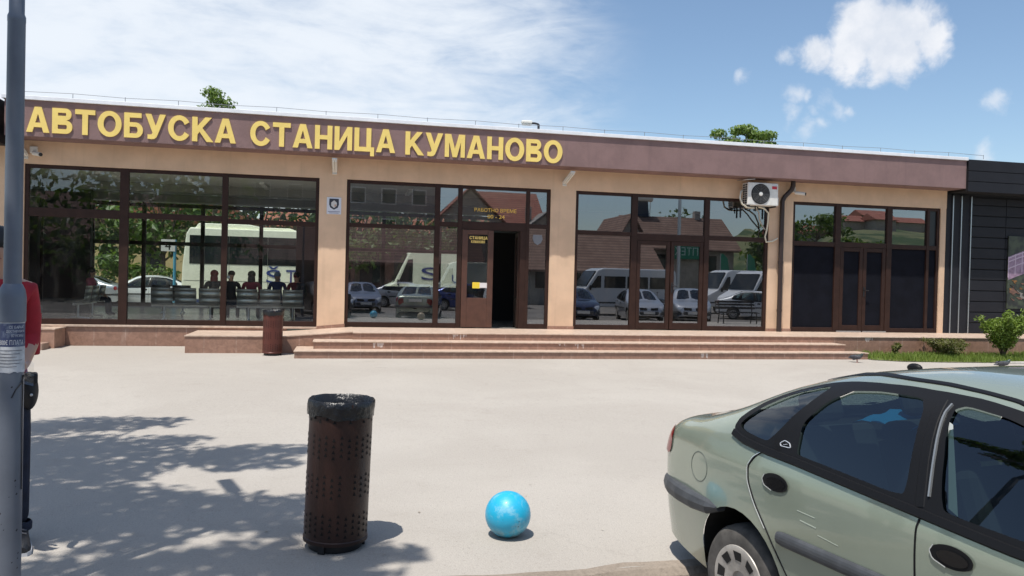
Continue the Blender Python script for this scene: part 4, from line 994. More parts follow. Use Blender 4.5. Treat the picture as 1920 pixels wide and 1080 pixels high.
MB().prism([(-16.5, 4.6), (-10.5, 7.0), (-4.5, 4.6)], 32.6, 40.4).build('roof', pbr('old_roof', (.30, .10, .06), .8, var=.3), hs, True)
for x in (-14.5, -12, -9.5, -7): MB().box(x, x+1, 32.95, 33.01, 1.6, 3.0).build('window', m_bglass, hs, True)

dp = thing('depot_building', 'long low maroon building with dark windows behind the parked coach and van', 'building', (4, 31, 0)); k = dict(parent=dp, world=True)
MB().box(-4.5, 16, 30.5, 37, -.1, 4.3).build('wall', pbr('depot_maroon', (.085, .04, .036), .85, var=.2, vscale=.8), **k)
MB().prism([(30.0, 4.3), (33.7, 5.6), (37.5, 4.3)], -5, 16.5, 'x').build('roof', pbr('old_roof', (.30, .10, .06), .8, var=.3), **k)
for i in range(9): MB().box(-3.6+i*2.15, -2.3+i*2.15, 30.44, 30.5, 1.2, 2.9).build('window', m_bglass, **k)
# ------------------------------------------------------------------ things fixed to the facade
ac = thing('air_conditioner', 'white outdoor air conditioner unit with round black fan grille under the fascia', 'air conditioner', (9.82, -.3, 3.57))
k = dict(parent=ac, world=True)
MB().box(9.42, 10.23, -.42, -.14, 3.58, 4.13).build('casing', m_offwhite, bevel=.018, **k)
fx, fz, fy = 9.755, 3.855, -.424
T = Matrix.Translation((fx, fy, fz)) @ Matrix.Rotation(rad(90), 4, 'X')
MB().lathe([(0, .002), (.225, .002), (.238, .012), (.246, .004), (.246, -.01)], n=40, T=T).build('fan_recess', pbr('fan_dark', (.02, .02, .021), .6), smooth=40, **k)
fr = MB()
for r_ in (.07, .105, .14, .175, .21): fr.tube([T @ Vector((r_*math.cos(t), r_*math.sin(t), .016)) for t in [2*math.pi*i/36 for i in range(37)]], .0045, 6, False)
for a in range(8): fr.tube([T @ Vector((q*math.cos(a*.785), q*math.sin(a*.785), .016)) for q in (.05, .23)], .004, 5)
fr.build('fan_grille', pbr('grille_grey', (.12, .12, .12), .5), **k)
MB().lathe([(0, .030), (.04, .028), (.05, .018), (.05, .005)], n=24, T=T).build('fan_hub', m_offwhite, smooth=40, **k)
MB().box(10.06, 10.19, -.424, -.4205, 3.985, 4.055).build('label', pbr('label_red', (.50, .03, .05), .5), **k)
MB().box(10.06, 10.19, -.4245, -.4205, 4.06, 4.09).build('label', pbr('label_pale', (.60, .60, .62), .5), **k)
gm = MB()
for i in range(2):
    for j in range(9): gm.box(9.412, 9.419, -.38+i*.11, -.30+i*.11, 3.62+j*.054, 3.66+j*.054)
gm.build('coil_grille', m_black, **k)
MB().box(10.231, 10.28, -.36, -.18, 3.60, 3.80).build('valve_cover', m_offwhite, bevel=.01, **k)
MB().box(9.44, 9.47, -.44, -.0, 3.545, 3.575).box(10.14, 10.17, -.44, -.0, 3.545, 3.575).box(9.44, 9.47, -.03, -.0, 3.3, 3.545).box(10.14, 10.17, -.03, -.0, 3.3, 3.545).build('wall_bracket', m_black, **k)
MB().tube([(9.30, -.1, 4.20), (9.34, -.35, 4.18), (9.40, -.42, 4.19), (9.60, -.42, 4.21)], .012).build('cover_strip', m_steel, **k)
cr = pbr('hose_cream', (.66, .62, .50), .5)
MB().tube([(9.40, -.2, 3.95), (9.30, -.3, 3.9), (9.25, -.35, 3.75), (9.30, -.37, 3.6), (9.42, -.36, 3.53), (9.6, -.3, 3.52), (9.75, -.25, 3.54)], .022, 8).build('hose', cr, smooth=60, **k)
MB().tube([(9.80, -.25, 3.56), (9.95, -.28, 3.52), (10.08, -.25, 3.42), (10.13, -.15, 3.2), (10.13, -.1, 3.0), (10.10, -.08, 2.85), (10.15, -.06, 2.72), (10.32, -.05, 2.74), (10.46, -.06, 2.82)], .02, 8).build('hose', cr, smooth=60, **k)
MB().tube([(9.72, -.25, 3.56), (9.85, -.2, 3.42), (9.93, -.1, 3.25), (10.05, -.05, 3.1), (10.12, -.05, 3.02)], .017, 8).build('hose', pbr('hose_grey', (.35, .33, .29), .5), smooth=60, **k)
for x in (9.55, 9.70): MB().tube([(x, -.3, 3.57), (x, -.3, 3.44)], .014).build('drain_stub', m_black, **k)
for i, (x, dx, lab) in enumerate(((-6.43, .0, 'white tube light under the fascia partly behind the lamp post'), (-.30, 0, 'white tube light on the pillar above the small badge plate'), (4.95, .06, 'white tube light above the pillar right of the entrance'))):
    r_ = thing('wall_light', lab, 'light fitting', (x, 0, 4.0), group='tube lights under the fascia'); k = dict(parent=r_, world=True)
    d = Vector((dx, -.50, .20)); a = Vector((x, -.01, 3.90)); q = d.to_track_quat('Y', 'Z').to_matrix().to_4x4(); T = Matrix.Translation(a) @ q; L = d.length
    MB().box(-.055, .055, 0, L, .02, .06, T).build('housing', m_offwhite, bevel=.008, **k)
    MB().cyl(T @ Vector((-.025, .03, .0)), T @ Vector((-.025, L-.03, .0)), .014).cyl(T @ Vector((.025, .03, .0)), T @ Vector((.025, L-.03, .0)), .014).build('tube', pbr('tube_glass', (.85, .85, .8), .2), smooth=50, **k)
    MB().box(-.05, .05, -.02, .0, -.04, .07, T).build('end_cap', m_offwhite, bevel=.005, **k)
for x, s_, lab in ((-6.27, 1, 'small white security camera above the first window'), (10.86, 1, 'small white security camera beside the downpipe')):
    r_ = thing('security_camera', lab, 'security camera', (x, 0, 4.0), group='security cameras on the wall'); k = dict(parent=r_, world=True)
    MB().box(x-.07, x+.07, -.06, -.0, 3.98, 4.12).build('mount', m_offwhite, bevel=.012, **k)
    MB().tube([(x, -.05, 4.03), (x+.03, -.11, 3.98), (x+.06, -.14, 3.97)], .016).build('arm', m_offwhite, **k)
    MB().cyl((x+.02, -.10, 3.97), (x+.20, -.26, 3.93), .042, .042, 16).build('housing', m_offwhite, smooth=40, **k)
    MB().cyl((x+.20, -.26, 3.93), (x+.215, -.273, 3.927), .036, .036, 16).build('lens', m_black, smooth=40, **k)
pq = thing('badge_plate', 'small white plate with a dark shield emblem fixed to the pillar', 'sign', (-.30, 0, 3.16)); k = dict(parent=pq, world=True)
MB().box(-.455, -.145, -.016, -.0005, 2.985, 3.355).build('plate', pbr('plate_white', (.66, .68, .74), .45), **k)
MB().prism([(-.40, 3.325), (-.20, 3.325), (-.195, 3.20), (-.22, 3.13), (-.30, 3.085), (-.38, 3.13), (-.405, 3.20)], -.0185, -.0165).build('emblem', pbr('emblem_dark', (.03, .035, .05), .5), **k)
MB().prism([(-.36, 3.24), (-.30, 3.29), (-.24, 3.24), (-.24, 3.17), (-.30, 3.12), (-.36, 3.17)], -.0205, -.0188).build('emblem', pbr('emblem_pale', (.62, .60, .58), .5), **k)
MB().prism([(-.29, 3.20), (-.25, 3.20), (-.25, 3.16), (-.29, 3.15)], -.0225, -.0208).build('emblem', pbr('emblem_tan', (.55, .35, .25), .5), **k)
MB().box(-.43, -.17, -.018, -.0165, 3.035, 3.05).box(-.40, -.20, -.018, -.0165, 3.005, 3.018).build('caption', pbr('caption_grey', (.25, .25, .33), .5), **k)

# ------------------------------------------------------------------ litter bins
def binmat(name, c1, c2):
    return pbr(name, c1, .42, .2, col2=c2, vscale=3, lo=.4, hi=.7, bump=.1, bscale=40)
m_bin = binmat('bin_brown', (.036, .015, .011), (.025, .011, .009)); m_bin2 = binmat('bin_red_brown', (.115, .032, .022), (.085, .025, .018))
m_bag = pbr('bin_bag', (.010, .010, .011), .30, var=.2, bump=.8, bscale=18); m_hole = pbr('bin_hole', (.004, .003, .003), .9)
def litter_bin(label, loc, mat, tilt=(0, 0, 0), bag=True, dark=True, s_=1.0, turn=0.0):
    r_ = thing('litter_bin', label, 'litter bin', loc, group='round perforated litter bins', rot=tilt, sc=s_)
    R0, H0_, H1_ = .192, .05, .90
    # drum wall: closed sheet, dark triangles paint the shade of its holes
    ho = MB().lathe([(R0, H0_), (R0+.004, H0_), (R0+.004, H0_+.02), (R0, H0_+.025), (R0, H1_-.025), (R0+.006, H1_-.02), (R0+.006, H1_), (R0-.004, H1_), (R0-.004, H1_-.03)], n=64); ho.cur = 1
    MB().lathe([(R0-.03, H0_+.01), (R0-.03, H1_-.06)], n=40).build('liner', m_hole, r_)
    MB().lathe([(0, .0), (.16, .0), (.165, .01), (.165, .045), (.12, .05), (0, .05)], n=40).build('base', m_black, r_, smooth=40)
    for kx in range(3):
        a = kx*2.094+.4; MB().box(-.02, .02, .13, .18, .0, .052, Matrix.Rotation(a, 4, 'Z')).build('foot', m_black, r_)
    nC = 26
    for band_, (zb, rows) in enumerate(((.10, 4), (.335, 4), (.57, 4), (.785, 3))):
        for rw in range(rows):
            for c in range(nC):
                if (c*7+band_*3) % 13 in (0,): continue
                a = 2*math.pi*(c+.5*(c % 2)*0)/nC+turn; z = zb+rw*.036+(.017 if c % 2 else 0); w_ = .0105; hh = .021
                pts = []
                for (da, dz) in ((-w_, 0), (w_, 0), (0, hh)):
                    b_ = a+da/R0; pts.append((math.cos(b_)*(R0+.0025), math.sin(b_)*(R0+.0025), z+dz))
                ho.add(pts, [(0, 1, 2)])
    ho.build('drum', [mat, m_hole], r_, smooth=35)
    if bag:
        n = 72; prof = [(R0-.035, .62), (R0-.02, .80), (R0-.008, H1_), (R0+.004, H1_+.012), (R0+.011, H1_+.004), (R0+.014, H1_-.03), (R0+.010, H1_-.060), (R0+.009, H1_-.09), (R0+.006, H1_-.088)]
        vs = []
        for j, (rr, z) in enumerate(prof):
            for i in range(n):
                t = 2*math.pi*i/n; nz = noise.noise(Vector((math.cos(t)*3.2, math.sin(t)*3.2, z*9)))+.5*noise.noise(Vector((math.cos(t)*9, math.sin(t)*9, z*14)))
                am = .010 if j > 3 else .004
                vs.append(((rr+am*nz)*math.cos(t), (rr+am*nz)*math.sin(t), z+(.022*noise.noise(Vector((math.cos(t)*2.4, math.sin(t)*2.4, 5))) if j > 5 else .004*nz)))
        b = MB(); b.add(vs, [(j*n+i, j*n+(i+1) % n, (j+1)*n+(i+1) % n, (j+1)*n+i) for j in range(len(prof)-1) for i in range(n)])
        bo = b.build('bin_bag', m_bag, r_, smooth=80)
    return r_
litter_bin('dark brown perforated litter bin with a black bag over its rim, standing in the foreground', (-.035, -12.62, 0), m_bin, (0, rad(1.6), rad(10)))
litter_bin('reddish perforated litter bin standing in front of the low ramp wall', (-1.385, -1.78, .055), m_bin2, (0, rad(.4), 0), s_=.97)
# ------------------------------------------------------------------ ball bollards
def ballmat(name, c1, c2):
    m = bpy.data.materials.new(name); m.use_nodes = True; t = NT(m.node_tree); b = t.n['Principled BSDF']; b.inputs['Roughness'].default_value = .42; b.inputs['Coat Weight'].default_value = .12
    o = t.add('ShaderNodeTexCoord').outputs['Object']
    c = t.mix(t.maprange(t.noise(o, 9, 7, .72, .4), .50, .66, 0, .75), c1, c2)
    sz = t.add('ShaderNodeSeparateXYZ'); t.link(o, sz.inputs[0])
    low = t.math('MULTIPLY', t.maprange(sz.outputs[2], .10, .03), t.maprange(t.noise(o, 16, 5, .7), .35, .62))
    c = t.mix(t.math('MULTIPLY', low, .7), c, (.16, .17, .17))
    vo = t.add('ShaderNodeTexVoronoi'); vo.inputs['Scale'].default_value = 26; t.link(o, vo.inputs['Vector'])
    sp = t.math('MULTIPLY', t.maprange(vo.outputs['Distance'], .15, .08), t.maprange(t.noise(o, 10, 2), .48, .56))
    c = t.mix(t.math('MULTIPLY', sp, .8), c, (.02, .05, .07)); t.link(c, b.inputs['Base Color'])
    bn = t.add('ShaderNodeBump'); bn.inputs['Strength'].default_value = .25; bn.inputs['Distance'].default_value = .004; t.link(t.noise(o, 30, 4), bn.inputs['Height']); t.link(bn.outputs[0], b.inputs['Normal'])
    return m
m_ball = ballmat('ball_blue', (.015, .38, .60), (.22, .50, .62)); m_ball2 = ballmat('ball_tan', (.34, .27, .16), (.42, .36, .26))
for (x, y), m, lab in (((1.06, -12.6), m_ball, 'turquoise blue painted concrete ball standing alone on the open paving'), ((2.80, -11.75), m_ball2, 'tan concrete ball hidden behind the green car, seen mirrored in the glass'), ((4.4, -12.2), m_ball, 'blue concrete ball to the right of the green car, seen mirrored in the door glass')):
    bo = MB().ball((0, 0, .146), .148, 48, 30).build('ball_bollard', m, smooth=180); bo.location = (x, y, -.004); tag(bo, lab, 'bollard', 'painted concrete balls along the kerb')
# ------------------------------------------------------------------ lamp post at the left edge, with its arm and head above the picture
lp = thing('street_lamp', 'grey stepped steel lamp post with torn stickers at the left edge', 'street lamp', (-1.56, -14.2, 0))
PX, PY = 0, 0
m_pole = pbr('painted_pole', (.145, .165, .20), .45, .2, var=.14, vscale=2.2, bump=.06, bscale=30)
PX, PY = -1.645, -13.16
lp.location = (PX, PY, 0); k = dict(parent=lp, world=True)
MB().lathe([(.085, -.02), (.085, .03), (.0565, .035), (.0560, 1.395), (.0610, 1.40), (.0620, 1.52), (.056, 1.56), (.045, 1.585), (.0405, 1.59), (.0395, 2.90), (.0405, 2.905), (.0405, 2.93), (.0345, 2.945), (.0325, 4.5), (0, 4.5)], c=(PX, PY, 0), n=40).build('pole', m_pole, smooth=40, **k)
ad = Vector((-.33, .94, 0)).normalized(); tp = Vector((PX, PY, 4.48))
MB().tube([tp-Vector((0, 0, .05)), tp+ad*.05+Vector((0, 0, .06)), tp+ad*.65+Vector((0, 0, .09))], .026).build('arm', m_pole, **k)
Tl = Matrix.Translation(tp+ad*.62+Vector((0, 0, .08))) @ ad.to_track_quat('Y', 'Z').to_matrix().to_4x4()
MB().box(-.055, .055, 0, .40, -.03, .035, Tl).build('lamp_head', m_pole, bevel=.015, **k)
cam_a = math.atan2(-17.5-PY, 0-PX)
def wrap(mb, a0, a1, z0, z1, r_, n=20, jag=0.0):
    for i in range(n):
        t0, t1 = a0+(a1-a0)*i/n, a0+(a1-a0)*(i+1)/n
        f0 = jag*noise.noise(Vector((i*1.7, 1, 0))); f1 = jag*noise.noise(Vector(((i+1)*1.7, 1, 0)))
        mb.quad((PX+math.cos(t0)*r_, PY+math.sin(t0)*r_, z0+f0), (PX+math.cos(t1)*r_, PY+math.sin(t1)*r_, z0+f1), (PX+math.cos(t1)*r_, PY+math.sin(t1)*r_, z1+f1*.2), (PX+math.cos(t0)*r_, PY+math.sin(t0)*r_, z1+f0*.2))
    return mb
bill = thing('paper_notice', 'torn blue and white paper notice wrapped round the lamp post', 'notice', (PX, PY, 1.15)); kb_ = dict(parent=bill, world=True)
wrap(MB(), cam_a-1.5, cam_a+1.55, 1.145, 1.275, .0572, jag=.012).build('paper', pbr('paper_white', (.55, .56, .57), .7, var=.2, vscale=22), smooth=60, **kb_)
wrap(MB(), cam_a-1.5, cam_a+1.55, 1.275, 1.392, .0572).build('paper', pbr('paper_blue', (.045, .06, .13), .6, col2=(.16, .19, .26), vscale=26, lo=.5, hi=.7), smooth=60, **kb_)
wrap(MB(), cam_a-1.5, cam_a+1.55, 1.392, 1.399, .0574).build('paper', pbr('paper_white', (.5, .5, .5), .7), smooth=60, **kb_)
def wtext(body, z, hgt, width, a_c, mat, r_=.0580):
    me = text_mesh(body, 1, 0, 0); xs_ = [v.co.x for v in me.vertices]; ys_ = [v.co.y for v in me.vertices]
    bm = bmesh.new(); bm.from_mesh(me); bmesh.ops.subdivide_edges(bm, edges=[e for e in bm.edges if abs(e.verts[0].co.x-e.verts[1].co.x) > .3], cuts=2)
    for v in bm.verts:
        t = (v.co.x-min(xs_))/(max(xs_)-min(xs_)); a = a_c+(t-.5)*width/r_; v.co = Vector((PX+math.cos(a)*r_, PY+math.sin(a)*r_, z+(v.co.y-min(ys_))/(max(ys_)-min(ys_))*hgt))
    bm.to_mesh(me); bm.free(); me.materials.clear(); me.materials.append(mat); o = bpy.data.objects.new('lettering', me); COL.objects.link(o); setpar(o, bill, True)
pw = pbr('notice_white', (.62, .63, .65), .6)
wtext('СЕ БАРААТ', 1.366, .014, .075, cam_a+.45, pw); wtext('ДОСТАВУВАЧИ', 1.345, .014, .09, cam_a+.35, pw); wtext('ВО УНГАРИЈА', 1.324, .014, .06, cam_a+.5, pw); wtext('800€ ПЛАТА', 1.285, .024, .115, cam_a, pw)
for i, z in enumerate((1.255, 1.238, 1.222, 1.206, 1.19, 1.174)): wrap(MB(), cam_a-1.0, cam_a+.9-.25*(i % 3), z, z+.003, .0581, n=10).build('printed_line', pbr('print_grey', (.12, .12, .14), .6), **kb_)
def pole_pt(a, z, r_): return (PX+math.cos(cam_a+a)*r_, PY+math.sin(cam_a+a)*r_, z)
MB().tube([pole_pt(.95, 1.13, .060), pole_pt(1.0, 1.06, .060), pole_pt(.95, .95, .060), pole_pt(1.02, .75, .060), pole_pt(1.05, .55, .059)], .0025, 6).build('cable', m_black, **k)
MB().tube([pole_pt(1.1, 1.13, .062), pole_pt(.8, 1.09, .061), pole_pt(.35, 1.06, .060), pole_pt(.05, 1.02, .059)], .003, 6).build('cable', m_black, **k)
mk = MB(); random.seed(9)
for i in range(13):
    a = -.9+1.9*random.random(); z = .15+random.random()*1.0; w_ = .002+.005*random.random()
    q = [pole_pt(a+dx*w_/.06, z+dz*w_*1.4, .0566) for dx, dz in ((-1, -.3), (0, -.8), (1, 0), (.2, .9))]
    mk.quad(*q)
o = mk.build('paint_chip', pbr('chip_dark', (.035, .035, .04), .8), **k); o['kind'] = 'stuff'

# ------------------------------------------------------------------ the man behind the lamp post
man = thing('person', 'man in red polo shirt and dark jeans with black belt pouch behind the lamp post', 'person', (-2.015, -12.40, .0), rad(20))
V = [(0, 0, 1.00), (0, .01, 1.16), (0, .02, 1.36), (0, .02, 1.52), (0, .01, 1.62), (0, -.015, 1.74), (0, -.02, 1.83),
     (-.165, .02, 1.53), (-.185, .03, 1.25), (-.15, -.18, 1.12), (-.12, -.26, 1.10), (.160, .02, 1.53), (.175, .03, 1.24), (.13, -.20, 1.10), (.08, -.28, 1.12),
     (-.10, 0, .92), (-.115, -.02, .52), (-.12, .03, .12), (.095, 0, .92), (.115, -.02, .52), (.125, .03, .12)]
E_ = [(0, 1), (1, 2), (2, 3), (3, 4), (4, 5), (5, 6), (3, 7), (7, 8), (8, 9), (9, 10), (3, 11), (11, 12), (12, 13), (13, 14), (0, 15), (15, 16), (16, 17), (0, 18), (18, 19), (19, 20)]
Rr = [(.150, .12), (.150, .125), (.155, .12), (.10, .09), (.06, .06), (.08, .10), (.072, .085), .070, .056, .040, .030, .070, .056, .040, .030, .095, .072, .058, .095, .072, .058]
m_red = pbr('shirt_red', (.36, .012, .022), .8, var=.15, vscale=9); m_jean = pbr('jeans_navy', (.012, .017, .036), .85, var=.3, vscale=14)
def zman(p):
    if p.z > 1.585: return 2
    if p.y < -.035 and p.z < 1.215 and p.z > 1.0 and (p.y < -.125 or abs(p.x) > .165): return 2
    if p.z < .985: return 1
    return 0
skin_body('body', V, E_, Rr, [m_red, m_jean, m_skin], zman, man, 2)
hm = MB(); hand(hm, (-.12, -.26, 1.10), (.5, -1, .1), (.6, .5, .8), .7); hm.build('hand', m_skin, man, smooth=60)
hm = MB(); hand(hm, (.08, -.28, 1.12), (-.5, -1, .1), (-.6, .5, .8), .7); hm.build('hand', m_skin, man, smooth=60)
face(man, Vector((0, -.02, 1.775)), .10, 'short', hb)
col = MB().lathe([(.066, 1.585), (.074, 1.60), (.085, 1.575), (.10, 1.55)], c=(0, .008, 0), n=24); col.build('shirt_collar', m_red, man, smooth=60)
for sx in (-1, 1):
    T = Matrix.Translation((sx*.185, .0, 1.235)) @ Matrix.Rotation(rad(0), 4, 'X')
    MB().lathe([(.050, -.03), (.055, -.025), (.057, .10), (.060, .22)], c=(sx*.168, .03, 1.175), n=20).build('sleeve', m_red, man, smooth=60)
    sh = MB(); pr = [(-.30, .03, .035, .02), (-.27, .048, .05, .045), (-.2, .052, .06, .061), (-.12, .048, .075, .085), (-.04, .042, .10, .10), (.03, .04, .11, .11), (.065, .03, .09, .10)]
    rows = [[(sx*.12+sx*.02+w_*math.cos(a), y+.06, .022+max(0, math.sin(a))*h_) for a in [math.pi*j/10 for j in range(11)]] for y, w_, h_, _ in pr]
    for r0, r1 in zip(rows[:-1], rows[1:]):
        for j in range(10): sh.quad(r0[j], r0[j+1], r1[j+1], r1[j])
    sh.add(rows[0], [tuple(range(11))]); sh.add(rows[-1], [tuple(range(11))])
    so = sh.build('shoe', pbr('shoe_grey', (.016, .017, .02), .6, var=.2), man, smooth=60)
    sl = MB(); ol = [(sx*.14+w_*1.08, y+.06) for y, w_, _, _ in pr]+[(sx*.14-w_*1.08, y+.06) for y, w_, _, _ in pr[::-1]]
    sl.prism(ol, .0, .024, 'z'); sl.build('sole', pbr('sole_white', (.55, .56, .58), .6), so)
    lc = MB()
    for j, y in enumerate((-.16, -.125, -.09, -.055)): lc.tube([(sx*.14-.028, y+.06, .092+.010*j), (sx*.14, y+.06, .101+.011*j), (sx*.14+.028, y+.06, .092+.010*j)], .005, 6)
    lc.build('laces', pbr('lace', (.10, .10, .11), .7), so)
    MB().lathe([(.070, .085), (.078, .09), (.080, .13), (.072, .14)], c=(sx*.118, .025, 0), n=20).build('trouser_hem', m_jean, man, smooth=60)
pou = MB(); n = 14
MB().ball((.168, -.045, .935), (.050, .075, .115), 20, 14).build('pouch', pbr('pouch_black', (.010, .010, .012), .6, var=.3, bump=.2, bscale=40), man, smooth=180)
MB().box(.135, .212, -.13, -.02, .985, 1.045).build('pouch_flap', pbr('pouch_black', (.01, .01, .012), .6), man, bevel=.012)
MB().ball((.18, -.122, .92), (.009, .006, .009), 10, 6).build('pouch_buckle', m_steel, man, smooth=180)
MB().lathe([(.175, .985), (.18, .99), (.18, 1.02), (.175, 1.025)], n=32, T=Matrix.Scale(.76, 4, (0, 1, 0))).build('belt', m_black, man, smooth=40)
bag = MB(); n = 12; vs = []
for j in range(n):
    for i in range(n):
        a = i/(n-1); b = j/(n-1); nz = noise.noise(Vector((a*3, b*3, 7)))
        vs.append((.04+.15*a, -.30+.05*nz+.06*a, 1.17-.13*b+.02*noise.noise(Vector((a*4, b*2, 2)))-.05*a))
bag.add(vs, [(j*n+i, j*n+i+1, (j+1)*n+i+1, (j+1)*n+i) for j in range(n-1) for i in range(n-1)])
pb = bag.build('plastic_bag', glass('clear_plastic', (.90, .90, .89), .06, .35, .25), smooth=180); pb.location = man.location; pb.rotation_euler = man.rotation_euler
tag(pb, 'crumpled clear plastic bag in the hand of the man in red', 'bag')
# ------------------------------------------------------------------ pigeons
def pigeon(label, loc, rz, col):
    r_ = thing('pigeon', label, 'pigeon', loc, rz, 'pigeons on the paving', sc=1.15); m = pbr('feather_grey', col, .7, var=.35, vscale=30); k = dict(parent=r_)
    skin_body('body', [(0, .02, .10), (0, -.05, .115), (0, -.085, .15), (0, -.098, .178), (0, .10, .085), (0, .17, .075)], [(0, 1), (1, 2), (2, 3), (0, 4), (4, 5)], [(.05, .05), (.045, .048), .024, .022, (.032, .026), (.022, .008)], [m, pbr('neck_green', (.03, .05, .045), .4)], lambda p: 1 if p.z > .135 else 0, r_, 2)
    for sx in (-1, 1):
        MB().ball((sx*.044, .045, .105), (.013, .085, .036), 14, 8).build('wing', pbr('feather_dark', (.06, .06, .07), .7, var=.4, vscale=40), smooth=180, **k)
        MB().tube([(sx*.018, .0, .06), (sx*.019, -.004, .005)], .005).tube([(sx*.019, .012, .004), (sx*.019, -.025, .003)], .004).build('leg', pbr('leg_pink', (.4, .12, .1), .6), **k)
    MB().cyl((0, -.117, .178), (0, -.142, .170), .007, .002, 8).build('beak', m_black, **k)
pigeon('grey pigeon on the paving at the right end of the steps', (10.65, -2.99, .058), rad(30), (.09, .09, .10))
pigeon('grey pigeon on the paving beyond the car roof', (13.25, -4.1, .05), rad(70), (.14, .14, .15))
# ------------------------------------------------------------------ bits of litter and leaves on the paving
random.seed(21); lb = MB()
for i in range(110):
    x = -3+random.random()*14; y = -12.9+random.random()**1.6*10; a = random.random()*6.3; s_ = .004+.010*random.random()**2; z = gz(x, y)+.004
    lb.quad(*[(x+s_*px*math.cos(a)-s_*py*.6*math.sin(a), y+s_*px*math.sin(a)+s_*py*.6*math.cos(a), z+.004*random.random()) for px, py in ((-1, -1), (1, -.7), (.8, 1), (-.7, .8))])
o = lb.build('leaf_litter', pbr('litter_brown', (.16, .11, .06), .8, col2=(.5, .48, .42), vscale=2)); tag(o, 'scattered dry leaf bits and paper scraps on the pale paving', 'litter', kind='stuff')
# ------------------------------------------------------------------ trees, shrubs, grass
lf_tree = leafmat('leaf_tree', (.045, .085, .018), (.10, .165, .035)); lf_top = leafmat('leaf_sunny', (.085, .15, .025), (.19, .27, .06)); lf_dark = leafmat('leaf_dark', (.018, .042, .014), (.05, .09, .025)); lf_lime = leafmat('leaf_lime', (.10, .17, .02), (.22, .30, .05)); lf_red = leafmat('leaf_reddish', (.10, .07, .03), (.16, .18, .05))
m_bark = pbr('bark', (.12, .09, .065), .9, var=.4, vscale=7, bump=.6, bscale=20)
def leaves(mb, c, r_, n, size, squash=.55, rng=random):
    for _ in range(n):
        while True:
            d = Vector((rng.uniform(-1, 1), rng.uniform(-1, 1), rng.uniform(-1, 1)))
            if .05 < d.length < 1: break
        d = d.normalized()*(rng.random()**.45)
        p = Vector((c[0]+d.x*r_[0], c[1]+d.y*r_[1], c[2]+d.z*r_[2]))
        nrm = (d+Vector((rng.uniform(-.8, .8), rng.uniform(-.8, .8), rng.uniform(-.2, 1)))).normalized()
        t = nrm.cross(Vector((rng.uniform(-1, 1), rng.uniform(-1, 1), rng.uniform(-1, 1)))).normalized(); b = nrm.cross(t)
        s_ = size*rng.uniform(.6, 1.3)
        v0 = p-t*s_; v1 = p+b*s_*squash; v2 = p+t*s_; v3 = p-b*s_*squash; mid = nrm*s_*.15
        mb.add([v0, v1+mid, v2, v3+mid], [(0, 1, 2, 3)])
def tree(label, loc, h, crown_c, crown_r, clumps, per, size, mat, seed, group=None, name='tree', clump_r=.32, trunk_r=.16, zsq=1.0, spots=None):
    rng = random.Random(seed); r_ = thing(name, label, 'tree', loc, group=group)
    mb = MB(); tk = MB(); cc = Vector(crown_c)
    cl = []
    for (sx_, sy_, sz_, rr) in spots or ():
        p = Vector((sx_-loc[0], sy_-loc[1], sz_)); cl.append(p); leaves(mb, p, (rr*1.06, rr*1.06, rr*.55), int(per*(rr/.42)**2), size, rng=rng)
    for i in range(0 if spots else clumps):
        while True:
            d = Vector((rng.uniform(-1, 1), rng.uniform(-1, 1), rng.uniform(-1, 1)))
            if .2 < d.length < 1: break
        p = cc+Vector((d.x*crown_r[0], d.y*crown_r[1], d.z*crown_r[2])); rr = min(crown_r)*clump_r*rng.uniform(.7, 1.4)
        cl.append(p); leaves(mb, p, (rr*1.25, rr*1.25, rr*.8*zsq), per, size, rng=rng)
    base = Vector((0, 0, 0)); top = Vector((cc.x, cc.y, cc.z-crown_r[2]*.1)); fork = base.lerp(top, .42)
    tk.tube([base-Vector((0, 0, .1)), base.lerp(fork, .5)+Vector((rng.uniform(-.08, .08), rng.uniform(-.08, .08), 0)), fork], [trunk_r*1.25, trunk_r, trunk_r*.85], 12)
    tk.tube([fork-Vector((0, 0, .05)), fork.lerp(top, .5), top], [trunk_r*.8, trunk_r*.5, trunk_r*.15], 10)
    for p in cl[:min(len(cl), 18 if not spots else 7)]:
        a = fork.lerp(top, rng.uniform(0, .6)); m_ = a.lerp(p, .5)+Vector((0, 0, rng.uniform(-.1, .2)))
        tk.tube([a, m_, p], [trunk_r*.38, trunk_r*.22, trunk_r*.06], 7)
    tk.build('trunk', m_bark, r_, smooth=60); mb.build('crown', mat, r_, fix=False)
    return r_
